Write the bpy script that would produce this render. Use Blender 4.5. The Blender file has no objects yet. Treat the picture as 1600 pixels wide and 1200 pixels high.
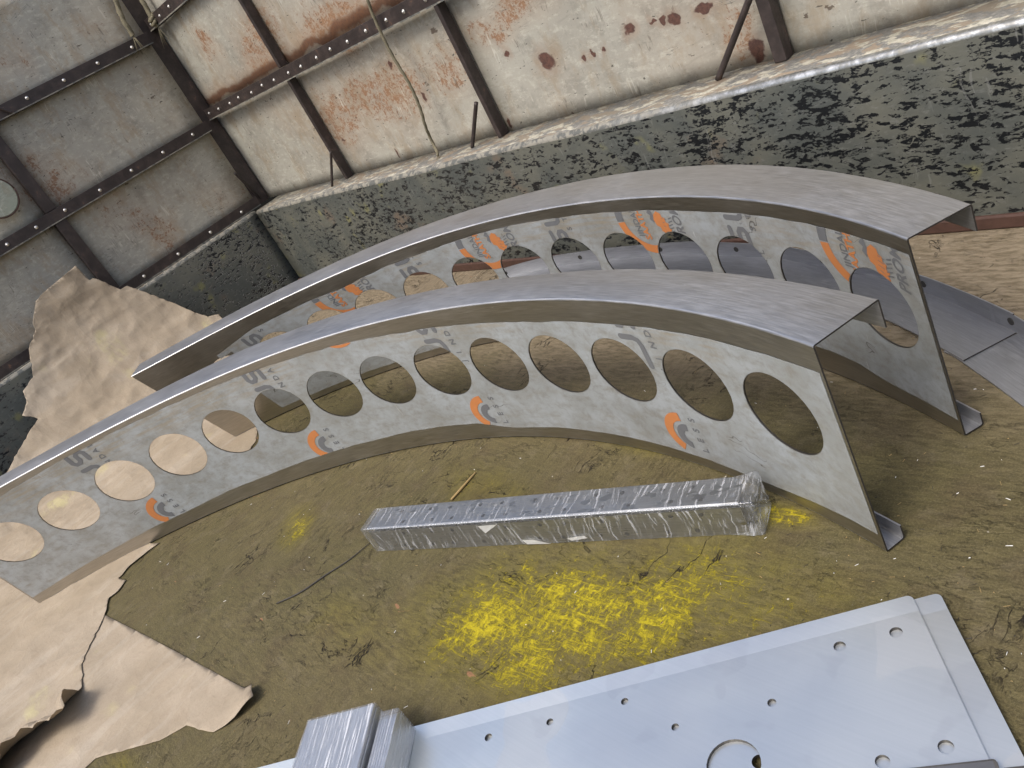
import bpy, bmesh, math, random
import numpy as np
from mathutils import Vector, Matrix, noise as mn
R = math.radians
random.seed(7)
SC = bpy.context.scene
COL = SC.collection

# ------------------------------------------------------------------ camera, sky, sun, exposure
CM = np.array([[.65026, .61582, -.44489], [.05749, -.62381, -.77946], [-.75753, .48128, -.44104]])
CAM = np.array([0., 0., 1.5])
cd = bpy.data.cameras.new('camera'); cam = bpy.data.objects.new('camera', cd); COL.objects.link(cam)
cd.sensor_width = 36; cd.lens = 28.51; cd.clip_start = .02; cd.clip_end = 500
mw = Matrix(((CM[0][0], -CM[1][0], -CM[2][0], 0), (CM[0][1], -CM[1][1], -CM[2][1], 0),
             (CM[0][2], -CM[1][2], -CM[2][2], 1.5), (0, 0, 0, 1)))
cam.matrix_world = mw
SC.camera = cam
W = bpy.data.worlds.new('World'); SC.world = W; W.use_nodes = True
wn = W.node_tree.nodes; bg = wn['Background']
sky = wn.new('ShaderNodeTexSky'); sky.sky_type = 'NISHITA'; sky.sun_disc = False
SUN_EL, SUN_AZ = 56, 172       # azimuth measured from +Y clockwise
sky.sun_elevation = R(SUN_EL); sky.sun_rotation = R(SUN_AZ)
sky.air_density = 1.0; sky.dust_density = 5.0; sky.ozone_density = 2.2
W.node_tree.links.new(sky.outputs[0], bg.inputs[0]); bg.inputs[1].default_value = .15
sl = bpy.data.lights.new('sun', 'SUN'); sl.energy = 1.3; sl.angle = R(18); sl.color = (1, .985, .94)
so = bpy.data.objects.new('sun', sl); COL.objects.link(so)
sd = Vector((math.sin(R(SUN_AZ)) * math.cos(R(SUN_EL)), math.cos(R(SUN_AZ)) * math.cos(R(SUN_EL)), math.sin(R(SUN_EL))))
so.rotation_euler = sd.to_track_quat('Z', 'Y').to_euler(); so.location = sd * 20
SC.view_settings.view_transform = 'Standard'; SC.view_settings.look = 'None'
SC.view_settings.gamma = 1; SC.view_settings.use_curve_mapping = False
SC.view_settings.exposure = 0.58

# ------------------------------------------------------------------ small helpers
def ray(u, v):
    return CM.T @ np.array([(u - 800) / 1267.17, (v - 600) / 1267.17, 1.])
def on(u, v, ax, val):
    """point of the place, read off on one of its real planes (floor z, side wall y, bulkhead x)"""
    d = ray(u, v); return CAM + (val - CAM[ax]) / d[ax] * d
def fl(u, v, z=0.): return on(u, v, 2, z)

def tag(o, label=None, cat=None, group=None, kind=None):
    if label: o['label'] = label
    if cat: o['category'] = cat
    if group: o['group'] = group
    if kind: o['kind'] = kind
    return o
def empty(name, loc=(0, 0, 0), rz=0.):
    o = bpy.data.objects.new(name, None); COL.objects.link(o)
    o.location = loc; o.rotation_euler.z = rz; o.empty_display_size = .1; return o
def link(name, me, mats, parent=None, smooth=False):
    o = bpy.data.objects.new(name, me); COL.objects.link(o)
    for m in (mats if isinstance(mats, (list, tuple)) else [mats]): me.materials.append(m)
    if smooth:
        for p in me.polygons: p.use_smooth = True
    if parent: o.parent = parent
    return o
def obj(name, bm, mats, parent=None, smooth=False, bevel=0):
    me = bpy.data.meshes.new(name)
    bmesh.ops.recalc_face_normals(bm, faces=bm.faces[:])
    bm.to_mesh(me); bm.free()
    o = link(name, me, mats, parent, smooth)
    if bevel:
        b = o.modifiers.new('bevel', 'BEVEL'); b.width = bevel; b.segments = 2; b.limit_method = 'ANGLE'; b.angle_limit = R(40)
    return o
def box(bm, lo, hi, mi=0):
    vs = [bm.verts.new((x, y, z)) for x in (lo[0], hi[0]) for y in (lo[1], hi[1]) for z in (lo[2], hi[2])]
    fs = []
    for f in ((0, 1, 3, 2), (4, 6, 7, 5), (0, 4, 5, 1), (2, 3, 7, 6), (0, 2, 6, 4), (1, 5, 7, 3)):
        q = bm.faces.new([vs[i] for i in f]); q.material_index = mi; fs.append(q)
    return vs
def tube(bm, pts, r, n=8, lobes=0, twist=0., amp=.25):
    pts = [Vector(p) for p in pts]; rings = []; up = Vector((.13, .27, .95))
    acc = 0
    for i, p in enumerate(pts):
        t = (pts[min(i + 1, len(pts) - 1)] - pts[max(i - 1, 0)]).normalized()
        if i: acc += (p - pts[i - 1]).length
        a = t.cross(up)
        if a.length < .05: a = t.cross(Vector((1, 0, 0)))
        a.normalize(); b = t.cross(a); rr = r[i] if isinstance(r, (list, tuple)) else r
        ring = []
        for k in range(n):
            th = 2 * math.pi * k / n
            q = rr * (1 + amp * math.cos(lobes * th + twist * acc)) if lobes else rr
            ring.append(bm.verts.new(p + (a * math.cos(th) + b * math.sin(th)) * q))
        rings.append(ring)
    for A, B in zip(rings, rings[1:]):
        for k in range(n): bm.faces.new((A[k], A[(k + 1) % n], B[(k + 1) % n], B[k]))
    bm.faces.new(rings[0][::-1]); bm.faces.new(rings[-1])
def catmull(P, n=12):
    P = [Vector(p) for p in P]; P = [P[0]] + P + [P[-1]]; out = []
    for i in range(1, len(P) - 2):
        a, b, c, d = P[i - 1:i + 3]
        for k in range(n):
            t = k / n
            out.append(.5 * ((2 * b) + (c - a) * t + (2 * a - 5 * b + 4 * c - d) * t * t + (3 * b - a - 3 * c + d) * t ** 3))
    out.append(P[-2]); return out

# ------------------------------------------------------------------ node helper
class NT:
    def __init__(s, name):
        s.m = bpy.data.materials.new(name); s.m.use_nodes = True; s.t = s.m.node_tree
        s.b = s.t.nodes['Principled BSDF']; s.out = s.t.nodes['Material Output']; s.tc = s.t.nodes.new('ShaderNodeTexCoord')
    def n(s, k, **kw):
        q = s.t.nodes.new(k)
        for a, b in kw.items(): setattr(q, a, b)
        return q
    def put(s, sock, v):
        if hasattr(v, 'is_output') or isinstance(v, bpy.types.NodeSocket): s.t.links.new(v, sock)
        elif v is not None:
            if isinstance(v, (tuple, list)) and len(v) == 3 and sock.type == 'RGBA': v = (*v, 1)
            sock.default_value = v
    def obj(s): return s.tc.outputs['Object']
    def uv(s): return s.tc.outputs['UV']
    def map(s, v, scale=(1, 1, 1), rot=(0, 0, 0), loc=(0, 0, 0)):
        q = s.n('ShaderNodeMapping'); s.put(q.inputs[0], v); q.inputs['Location'].default_value = loc
        q.inputs['Rotation'].default_value = rot; q.inputs['Scale'].default_value = scale; return q.outputs[0]
    def noise(s, v, sc, det=4, rough=.55, dist=0.):
        q = s.n('ShaderNodeTexNoise'); s.put(q.inputs['Vector'], v); q.inputs['Scale'].default_value = sc
        q.inputs['Detail'].default_value = det; q.inputs['Roughness'].default_value = rough; q.inputs['Distortion'].default_value = dist
        return q.outputs['Fac']
    def vor(s, v, sc, feat='F1'):
        q = s.n('ShaderNodeTexVoronoi', feature=feat); s.put(q.inputs['Vector'], v); q.inputs['Scale'].default_value = sc
        return q.outputs['Distance']
    def m2(s, op, a, b=None, c=None, clamp=False):
        q = s.n('ShaderNodeMath', operation=op); q.use_clamp = clamp; s.put(q.inputs[0], a)
        if b is not None: s.put(q.inputs[1], b)
        if c is not None: s.put(q.inputs[2], c)
        return q.outputs[0]
    def step(s, v, lo, hi, a=0., b=1.):
        q = s.n('ShaderNodeMapRange', interpolation_type='SMOOTHSTEP'); s.put(q.inputs[0], v)
        for i, x in enumerate((lo, hi, a, b)): q.inputs[i + 1].default_value = x
        return q.outputs[0]
    def mix(s, f, a, b, mode='MIX'):
        q = s.n('ShaderNodeMix', data_type='RGBA', blend_type=mode); s.put(q.inputs[0], f); s.put(q.inputs[6], a); s.put(q.inputs[7], b)
        return q.outputs[2]
    def sep(s, v):
        q = s.n('ShaderNodeSeparateXYZ'); s.put(q.inputs[0], v); return q.outputs
    def blob(s, v, c, r, rot=0., soft=.6):
        """1 inside an ellipse round c, falling to 0; c and r are 3-vectors"""
        q = s.n('ShaderNodeVectorMath', operation='SUBTRACT'); s.put(q.inputs[0], v); q.inputs[1].default_value = c
        p = s.map(q.outputs[0], scale=tuple(1 / k for k in r)) if not rot else s.map(s.map(q.outputs[0], rot=(0, 0, rot)), scale=tuple(1 / k for k in r))
        l = s.n('ShaderNodeVectorMath', operation='LENGTH'); s.put(l.inputs[0], p)
        return s.step(l.outputs['Value'], soft, 1.0, 1, 0)
    def warp(s, v, sc, amt, det=3):
        q = s.n('ShaderNodeTexNoise'); s.put(q.inputs['Vector'], v); q.inputs['Scale'].default_value = sc; q.inputs['Detail'].default_value = det
        a = s.n('ShaderNodeVectorMath', operation='SUBTRACT'); s.put(a.inputs[0], q.outputs['Color']); a.inputs[1].default_value = (.5, .5, .5)
        b = s.n('ShaderNodeVectorMath', operation='SCALE'); s.put(b.inputs[0], a.outputs[0]); b.inputs['Scale'].default_value = amt
        c = s.n('ShaderNodeVectorMath', operation='ADD'); s.put(c.inputs[0], v); s.put(c.inputs[1], b.outputs[0]); return c.outputs[0]
    def bump(s, h, dist=.01, st=1., nrm=None):
        q = s.n('ShaderNodeBump'); q.inputs['Distance'].default_value = dist; q.inputs['Strength'].default_value = st
        s.put(q.inputs['Height'], h)
        if nrm is not None: s.put(q.inputs['Normal'], nrm)
        return q.outputs[0]
    def done(s, col=None, rough=None, metal=None, nrm=None, spec=None):
        for k, v in (('Base Color', col), ('Roughness', rough), ('Metallic', metal), ('Normal', nrm), ('Specular IOR Level', spec)):
            if v is not None: s.put(s.b.inputs[k], v)
        return s.m
MAXF = lambda n, L: (L[0] if len(L) == 1 else n.m2('MAXIMUM', L[0], MAXF(n, L[1:])))

# ------------------------------------------------------------------ materials
def m_floor():
    n = NT('worn_deck'); o = n.obj()
    w = n.warp(o, 2.2, .12)
    big = n.noise(o, 1.1, 3); mid = n.noise(w, 6, 6, .65)
    fib1 = n.noise(n.map(n.warp(o, 9, .03), scale=(75, 17, 1), rot=(0, 0, R(-25))), 1.0, 8, .72)
    fib2 = n.noise(n.map(n.warp(o, 9, .035), scale=(17, 70, 1), rot=(0, 0, R(12))), 1.0, 8, .72)
    sel = n.step(n.noise(o, .9, 2), .42, .6)
    x, y, z = n.sep(o)
    right = n.step(n.m2('ADD', x, y), -.6, .6)
    sel = n.m2('MAXIMUM', sel, right)
    fib = n.m2('ADD', n.m2('MULTIPLY', fib1, n.m2('SUBTRACT', 1., sel)), n.m2('MULTIPLY', fib2, sel))
    fine = n.noise(o, 190, 5, .8)
    col = n.mix(n.step(big, .35, .65), (.088, .076, .029), (.112, .092, .039))
    col = n.mix(n.m2('MULTIPLY', n.step(mid, .45, .7), .6), col, (.07, .05, .027))
    col = n.mix(n.m2('MULTIPLY', n.step(n.noise(n.map(w, loc=(5, 5, 0)), 11, 6, .7), .5, .7), .5), col, (.17, .14, .085))
    col = n.mix(n.step(fib, .34, .66), n.mix(.4, col, (.03, .022, .012)), n.mix(.2, col, (.22, .175, .085)))
    ow = n.warp(o, 14, .02, 5)
    ra = n.noise(n.map(ow, scale=(34, 13, 1), rot=(0, 0, R(-25))), 1., 6, .62); rb = n.noise(n.map(ow, scale=(12, 32, 1), rot=(0, 0, R(12))), 1., 6, .62)
    rr = n.m2('ADD', n.m2('MULTIPLY', ra, n.m2('SUBTRACT', 1., sel)), n.m2('MULTIPLY', rb, sel))
    rmask = n.step(n.noise(n.map(o, loc=(2, 9, 0)), 5.5, 5, .7), .47, .68)
    rid = n.m2('MULTIPLY', n.m2('MULTIPLY', n.step(n.m2('ABSOLUTE', n.m2('SUBTRACT', rr, .5)), .0, .014, 1, 0), rmask), .7)
    lit = n.m2('MULTIPLY', n.step(n.m2('ABSOLUTE', n.m2('SUBTRACT', rr, .565)), .0, .022, 1, 0), rmask)
    col = n.mix(n.m2('MULTIPLY', lit, .3), col, (.26, .21, .12))
    col = n.mix(n.m2('MULTIPLY', rid, .55), col, (.028, .021, .013))
    col = n.mix(n.m2('MULTIPLY', n.step(fine, .5, .62), .42), col, (.2, .165, .09))
    col = n.mix(n.m2('MULTIPLY', n.step(fine, .36, .46, 1, 0), .5), col, (.03, .024, .015))
    # paler boards beside the side wall: dust, plus brighter light painted into the colour
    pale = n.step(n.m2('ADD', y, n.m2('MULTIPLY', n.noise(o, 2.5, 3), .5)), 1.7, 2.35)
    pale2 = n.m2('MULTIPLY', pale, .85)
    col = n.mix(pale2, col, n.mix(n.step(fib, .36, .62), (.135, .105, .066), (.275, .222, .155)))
    # yellow marking paint, mostly rubbed off
    yb = [((-1.53, .73, 0), (.76, .37, 1), -.3, 1.), ((-1.2, .95, 0), (.42, .3, 1), 0., .75), ((-3.0, .66, 0), (.2, .12, 1), .5, .75), ((-2.2, 1.08, 0), (.4, .16, 1), .2, .45),
          ((-1.12, 1.24, 0), (.14, .07, 1), 0., 1.), ((-1.3, 1.36, 0), (.15, .07, 1), 0., .5), ((-.95, .98, 0), (.4, .2, 1), 0., .4), ((-1.75, 1.42, 0), (.3, .09, 1), .2, .5),
          ((-2.6, -.3, 0), (.2, .1, 1), .2, .6), ((-.65, 1.9, 0), (.25, .1, 1), .3, .4), ((-2.2, .45, 0), (.45, .15, 1), 0., .35)]
    zone = MAXF(n, [n.m2('MULTIPLY', n.blob(w, c, r, rt, .3), k) for c, r, rt, k in yb])
    dab = n.noise(n.map(n.warp(o, 14, .05, 6), scale=(58, 32, 1), rot=(0, 0, R(35))), 1., 12, .84)
    scr = n.m2('SUBTRACT', n.noise(n.map(n.warp(o, 5, .05), scale=(10, 90, 1), rot=(0, 0, R(-50))), 1., 9, .8), .03)
    patch = n.noise(n.warp(o, 5, .1), 7, 5, .6)
    lim = n.m2('SUBTRACT', .715, n.m2('ADD', n.m2('MULTIPLY', zone, .25), n.m2('MULTIPLY', n.m2('SUBTRACT', patch, .5), .3)))
    th = n.m2('SUBTRACT', n.m2('MAXIMUM', dab, scr), lim)
    ym = n.m2('MULTIPLY', n.step(th, -.01, .11), n.step(zone, .02, .3))
    haze = n.m2('MULTIPLY', zone, n.step(patch, .3, .65, .3, .75))
    col = n.mix(haze, col, n.mix(n.step(fib, .36, .62), (.10, .08, .012), (.2, .165, .02)))
    col = n.mix(n.m2('MULTIPLY', ym, .9), col, n.mix(n.step(fine, .4, .65), (.52, .42, .012), (.36, .285, .012)))
    # cracks, splinters, specks
    ck = n.noise(n.map(n.warp(o, 4, .2), scale=(7, 2.2, 1), rot=(0, 0, R(-30))), 1., 5, .6)
    band = n.step(n.m2('ABSOLUTE', n.m2('SUBTRACT', ck, .5)), .0, .009, 1, 0)
    band = n.m2('MULTIPLY', band, n.step(n.noise(o, 3.3, 4, .6), .54, .64))
    ck2 = n.noise(n.map(n.warp(o, 6, .15), scale=(3, 11, 1), rot=(0, 0, R(10))), 1., 5, .6)
    band2 = n.step(n.m2('ABSOLUTE', n.m2('SUBTRACT', ck2, .52)), .0, .008, 1, 0)
    band2 = n.m2('MULTIPLY', band2, n.step(n.noise(n.map(o, loc=(4, 2, 0)), 4.1, 3), .57, .66))
    cr = n.m2('MAXIMUM', band, band2)
    col = n.mix(cr, col, (.018, .013, .009))
    pit = n.step(n.noise(o, 38, 3, .6), .68, .73)
    col = n.mix(n.m2('MULTIPLY', pit, .6), col, (.03, .022, .014))
    wood = n.m2('MULTIPLY', n.step(n.noise(n.map(w, scale=(1, 2.4, 1), loc=(7, 3, 0)), 7, 3), .72, .76), 1.)
    col = n.mix(n.m2('MULTIPLY', wood, .7), col, (.33, .16, .085))
    spk = n.step(n.vor(o, 11), .0, .045, 1, 0)
    spk = n.m2('MULTIPLY', spk, n.step(n.noise(o, 40, 1), .5, .55))
    col = n.mix(spk, col, (.62, .58, .48))
    h = n.m2('ADD', n.m2('MULTIPLY', fib, .3), n.m2('ADD', n.m2('MULTIPLY', fine, .25), n.m2('ADD', n.m2('MULTIPLY', cr, -.8), n.m2('MULTIPLY', rid, -.45))))
    h = n.m2('ADD', h, n.m2('MULTIPLY', ym, .12))
    return n.done(col, n.step(fib, .3, .7, .62, .85), nrm=n.bump(h, .010, .85), spec=.25)

def m_flaky(name='flaky_paint', axis=0):
    n = NT(name); o = n.obj()
    st = (1, 1, 2.3)
    w = n.map(n.warp(o, 12, .02), scale=st)
    big = n.noise(o, 1.9, 3); d = n.noise(w, 15.0, 10, .72); e = n.noise(n.map(w, scale=(.5, .5, 1.5)), 30, 9, .75)
    th = n.m2('ADD', n.m2('MULTIPLY', d, .6), n.m2('MULTIPLY', e, .4))
    def cells(sc, st_):
        q = n.n('ShaderNodeTexVoronoi', feature='F1'); n.put(q.inputs['Vector'], n.map(n.warp(o, 40, .012, 4), scale=st_)); q.inputs['Scale'].default_value = sc
        return n.sep(q.outputs['Color'])[0]
    rc_ = n.m2('ADD', n.m2('MULTIPLY', cells(34, (1, 1, 2.0)), .6), n.m2('MULTIPLY', cells(80, (1, 1, 1.6)), .4))
    big2 = n.noise(n.map(o, loc=(6, 1, 2)), 4.5, 4, .6)
    x, y, z = n.sep(o)
    lim = n.m2('SUBTRACT', n.step(big, .36, .62, .592, .532), n.m2('MULTIPLY', n.step(big2, .4, .65), .03))
    lim = n.m2('SUBTRACT', lim, n.m2('MULTIPLY', n.step(x, -3.5, -1.2), .014))
    ch = n.step(n.m2('SUBTRACT', n.m2('ADD', th, n.m2('MULTIPLY', n.m2('SUBTRACT', rc_, .5), .24)), lim), 0, .008)
    cl = n.noise(o, 3.2, 4)
    col = n.mix(n.step(cl, .35, .7), (.066, .072, .064), (.115, .114, .09))
    col = n.mix(n.m2('MULTIPLY', n.step(n.noise(w, 30, 5, .7), .5, .75), .45), col, (.19, .19, .175))
    col = n.mix(n.m2('MULTIPLY', n.step(n.noise(o, 5, 3), .62, .72), .6), col, (.2, .19, .07))
    rst = n.m2('MULTIPLY', n.step(n.noise(n.map(o, loc=(3, 1, 5)), 2.7, 5, .6), .6, .7), .5)
    col = n.mix(rst, col, (.17, .11, .07))
    # pale scrapes
    sc = n.noise(n.map(n.warp(o, 3, .1), scale=(60, 60, 5), rot=(R(20), R(20), 0)), 1., 5, .6)
    scr = n.m2('MULTIPLY', n.step(sc, .62, .66), n.step(n.noise(o, 2.1, 2), .42, .55))
    col = n.mix(ch, col, (.008, .009, .010))
    col = n.mix(n.m2('MULTIPLY', scr, .38), col, (.2, .2, .185))
    h = n.m2('SUBTRACT', n.m2('MULTIPLY', n.noise(w, 40, 4), .3), n.m2('MULTIPLY', ch, .6))
    return n.done(col, n.mix(ch, (.5,) * 3, (.32,) * 3), nrm=n.bump(h, .004, .7), spec=.45)

def m_ledge():
    n = NT('ledge_paint'); o = n.obj()
    w = n.warp(o, 6, .06)
    a = n.noise(n.map(w, scale=(1, 1.6, 1)), 9, 8, .65); f = n.noise(w, 60, 4, .7)
    x, y, z = n.sep(o)
    d = n.m2('ADD', n.m2('MULTIPLY', n.noise(o, 2, 4), .7), n.m2('MULTIPLY', f, .3))
    base = n.mix(n.step(d, .35, .6), (.3, .235, .17), (.24, .205, .155))
    paint = n.mix(n.step(f, .4, .6), (.38, .36, .28), (.52, .49, .4))
    grey = n.mix(n.step(f, .4, .7), (.16, .157, .145), (.29, .28, .25))
    col = n.mix(n.step(a, .47, .5), base, grey)
    col = n.mix(n.step(n.noise(n.map(w, scale=(1, 2.2, 1), loc=(2, 5, 0)), 13, 7, .6), .53, .56), col, paint)
    return n.done(col, .55, nrm=n.bump(n.m2('ADD', a, n.m2('MULTIPLY', f, .3)), .012, .8))

def m_edge():
    n = NT('worn_bright_edge'); o = n.obj()
    w = n.warp(o, 10, .05)
    a = n.noise(w, 16, 6, .65)
    col = n.mix(n.step(a, .4, .55), (.42, .415, .39), (.15, .15, .14))
    x, y, z = n.sep(o)
    worn = n.m2('MULTIPLY', n.step(n.m2('ADD', x, n.m2('MULTIPLY', n.noise(o, 3, 3), .8)), -2.2, -1.2), n.step(a, .75, .5))
    col = n.mix(worn, n.mix(n.step(n.noise(w, 22, 6, .7), .45, .55), (.1, .102, .092), (.24, .225, .185)), n.mix(n.step(a, .4, .55), (.6, .6, .57), (.3, .3, .28)))
    return n.done(col, n.step(worn, 0, 1, .6, .3), n.m2('MULTIPLY', worn, .85), n.bump(a, .002, .5))

def m_sheet(name, base, base2, rustamt, spots=(), rail=None, seed=0, cav=None):
    n = NT(name); o = n.obj(); ol = n.map(o, loc=(seed, seed * .7, 0))
    w = n.warp(ol, 5, .05)
    big = n.noise(ol, .8, 3); cl = n.noise(w, 2.6, 5, .6); fine = n.noise(w, 60, 9, .82)
    col = n.mix(n.step(cl, .3, .7), base, base2)
    col = n.mix(n.m2('MULTIPLY', n.step(n.noise(w, 7, 8, .75), .47, .68), .65), col, tuple(c * .55 for c in base))
    col = n.mix(n.m2('MULTIPLY', n.step(n.noise(n.map(w, scale=(1, 1, 2), loc=(3, 8, 1)), 19, 9, .8), .5, .62), .5), col, tuple(min(1, c * 1.35) for c in base))
    col = n.mix(n.m2('MULTIPLY', n.step(fine, .56, .68), .5), col, tuple(c * .42 for c in base))
    gr = n.noise(n.map(w, scale=(1.6, 1.6, .8), loc=(1, 1, 9)), 3.6, 8, .74)
    col = n.mix(n.m2('MULTIPLY', n.step(gr, .48, .64), .55), col, tuple(c * k for c, k in zip(base, (.7, .56, .42))))
    stk = n.noise(n.map(n.warp(o, 2, .15), scale=(5, 5, 55)), 1., 4, .6)
    col = n.mix(n.m2('MULTIPLY', n.step(stk, .55, .75), .35), col, tuple(c * .72 for c in base2))
    # granular rust bloom
    g = n.m2('ADD', n.m2('MULTIPLY', fine, .5), n.m2('MULTIPLY', n.noise(w, 17, 9, .8), .5))
    zone = n.step(n.noise(n.map(ol, scale=(1, 1, .8)), 1.5, 3, .5), .47, .66)
    if cav:
        x, y, z = n.sep(o)
        zc = MAXF(n, [n.blob(n.warp(o, 1.6, .5), c, (r[0] * 1.25, 1, r[2] * 1.35), 0, .2) for c, r in cav])
        zone = n.m2('MAXIMUM', n.m2('MULTIPLY', zone, .5), zc)
    rm = n.step(n.m2('SUBTRACT', g, n.m2('SUBTRACT', .66, n.m2('MULTIPLY', zone, .185))), 0, .06)
    rc = n.mix(n.step(fine, .4, .65), (.27, .135, .065), (.155, .07, .036))
    col = n.mix(n.m2('MULTIPLY', rm, rustamt), col, rc)
    col = n.mix(n.m2('MULTIPLY', zone, .3 * rustamt), col, (.33, .215, .13))
    # dark scabs and scratches
    for sc_, rt_, ms_, thr in (((26, 26, 1.6), (R(70), 0, 0), 4.2, .61), ((24, 24, 1.8), (R(35), R(50), 0), 3.1, .58), ((30, 30, 2), (0, R(-65), R(20)), 5.1, .62)):
        sn = n.noise(n.map(n.warp(o, 3, .06), scale=sc_, rot=rt_), 1., 2, .5)
        sl_ = n.m2('MULTIPLY', n.step(n.m2('ABSOLUTE', n.m2('SUBTRACT', sn, .5)), .004, .02, 1, 0), n.step(n.noise(n.map(w, loc=(ms_, ms_ * 2, 1)), ms_ * 1.6, 3, .6), thr, thr + .06))
        col = n.mix(n.m2('MULTIPLY', sl_, .5), col, (.075, .055, .04) if ms_ != 3.1 else tuple(min(1, c * 1.5) for c in base))
    mk = n.step(n.noise(n.map(w, scale=(1, 1, 2.6), loc=(4, 7, 1)), 26, 3, .5), .70, .72)
    col = n.mix(n.m2('MULTIPLY', mk, .8), col, (.04, .033, .028))
    ds = n.step(n.noise(n.map(w, scale=(1, 1, 1.8), loc=(9, 2, 1)), 9, 5, .6), .69, .71)
    col = n.mix(n.m2('MULTIPLY', ds, .8), col, (.07, .045, .03))
    sc = n.noise(n.map(n.warp(o, 1.5, .3), scale=(3.2, 3.2, 42), rot=(R(8), R(8), 0)), 1., 3, .5)
    sm = n.m2('MULTIPLY', n.step(n.m2('ABSOLUTE', n.m2('SUBTRACT', sc, .5)), .0, .006, 1, 0), n.step(n.noise(ol, 2.8, 2), .55, .65))
    col = n.mix(n.m2('MULTIPLY', sm, .8), col, (.06, .055, .05))
    if spots:
        ws = n.warp(o, 22, .07, 5)
        sp = MAXF(n, [n.blob(ws, c, (r, 1, r * k), 0, .7) for c, r, k in spots])
        halo = MAXF(n, [n.blob(n.warp(o, 14, .12, 4), c, (r * 2.2, 1, r * k * 2.4), 0, .2) for c, r, k in spots])
        col = n.mix(n.m2('MULTIPLY', halo, .4), col, (.25, .165, .11))
        col = n.mix(sp, col, n.mix(n.step(fine, .4, .6), (.12, .058, .042), (.07, .038, .03)))
    if rail:
        x, y, z = n.sep(o)
        zz = n.m2('ADD', z, n.m2('MULTIPLY', n.m2('SUBTRACT', n.noise(w, 5, 4), .5), .12))
        for z0 in rail:
            up = n.m2('MULTIPLY', n.step(zz, z0, z0 + .02), n.step(zz, z0 + .045, z0 + .075, 1, 0))
            up2 = n.m2('MULTIPLY', n.step(zz, z0 - .02, z0), n.step(zz, z0 + .04, z0 + .2, 1, 0))
            col = n.mix(n.m2('MULTIPLY', up2, .35), col, (.3, .17, .09))
            col = n.mix(n.m2('MULTIPLY', up, .9), col, n.mix(n.step(fine, .4, .6), (.11, .052, .032), (.2, .095, .05)))
    h = n.m2('ADD', n.m2('MULTIPLY', n.noise(ol, 1.3, 2), 6.), n.m2('ADD', n.m2('MULTIPLY', cl, .8), n.m2('MULTIPLY', fine, .12)))
    return n.done(col, n.step(fine, .3, .7, .48, .7), nrm=n.bump(h, .006, .6), spec=.35)

def m_frame(name='dark_frame_steel', c=(.027, .0195, .017)):
    n = NT(name); o = n.obj(); a = n.noise(n.warp(o, 8, .1), 14, 6, .65); b = n.noise(o, 60, 3)
    col = n.mix(n.step(a, .4, .7), c, tuple(k * 1.9 for k in c))
    col = n.mix(n.m2('MULTIPLY', n.step(a, .62, .72), .7), col, (.16, .085, .05))
    return n.done(col, n.step(b, .3, .7, .4, .6), nrm=n.bump(a, .004, .5))

def m_simple(name, col, rough=.5, metal=0., var=.25, sc=20, bump=.0015):
    n = NT(name); o = n.obj(); a = n.noise(n.warp(o, sc * .4, .05), sc, 5, .6)
    c = n.mix(a, tuple(k * (1 - var) for k in col), tuple(min(1, k * (1 + var)) for k in col))
    return n.done(c, rough, metal, n.bump(a, bump, .6))

def m_brushed(name='brushed_steel', col=(.53, .525, .515), rough=.46, stain=True):
    n = NT(name); u = n.uv(); uw = n.warp(u, 1.3, .12)
    f = n.noise(n.map(u, scale=(14, 260, 1)), 1., 4, .6); g = n.noise(n.map(u, scale=(2, 34, 1)), 1., 4, .6)
    blot = n.noise(n.map(uw, scale=(1, 1.6, 1)), 3.2, 2, .4)
    c = n.mix(n.step(f, .3, .7), tuple(k * .86 for k in col), tuple(min(1, k * 1.1) for k in col))
    c = n.mix(n.m2('MULTIPLY', n.step(g, .4, .7), .25), c, tuple(k * .7 for k in col))
    if stain:
        m = n.step(blot, .60, .615)
        c = n.mix(n.m2('MULTIPLY', m, .2), c, tuple(k * .62 for k in col))
        rim = n.step(n.m2('ABSOLUTE', n.m2('SUBTRACT', blot, .6)), .0, .012, 1, 0)
        c = n.mix(n.m2('MULTIPLY', rim, .12), c, tuple(k * .6 for k in col))
    wht = n.m2('MULTIPLY', n.step(n.noise(n.map(n.warp(u, 20, .03), scale=(18, 90, 1)), 1., 3, .5), .7, .74), n.step(n.noise(u, 5, 2), .55, .6))
    c = n.mix(n.m2('MULTIPLY', wht, .5), c, (.8, .8, .78))
    r = n.m2('ADD', n.step(f, .2, .8, rough - .06, rough + .08), n.m2('MULTIPLY', n.step(blot, .4, .7), .08))
    return n.done(c, r, 1., n.bump(n.m2('ADD', n.m2('MULTIPLY', f, .5), n.m2('MULTIPLY', g, 1.5)), .0012, .5))

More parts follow.
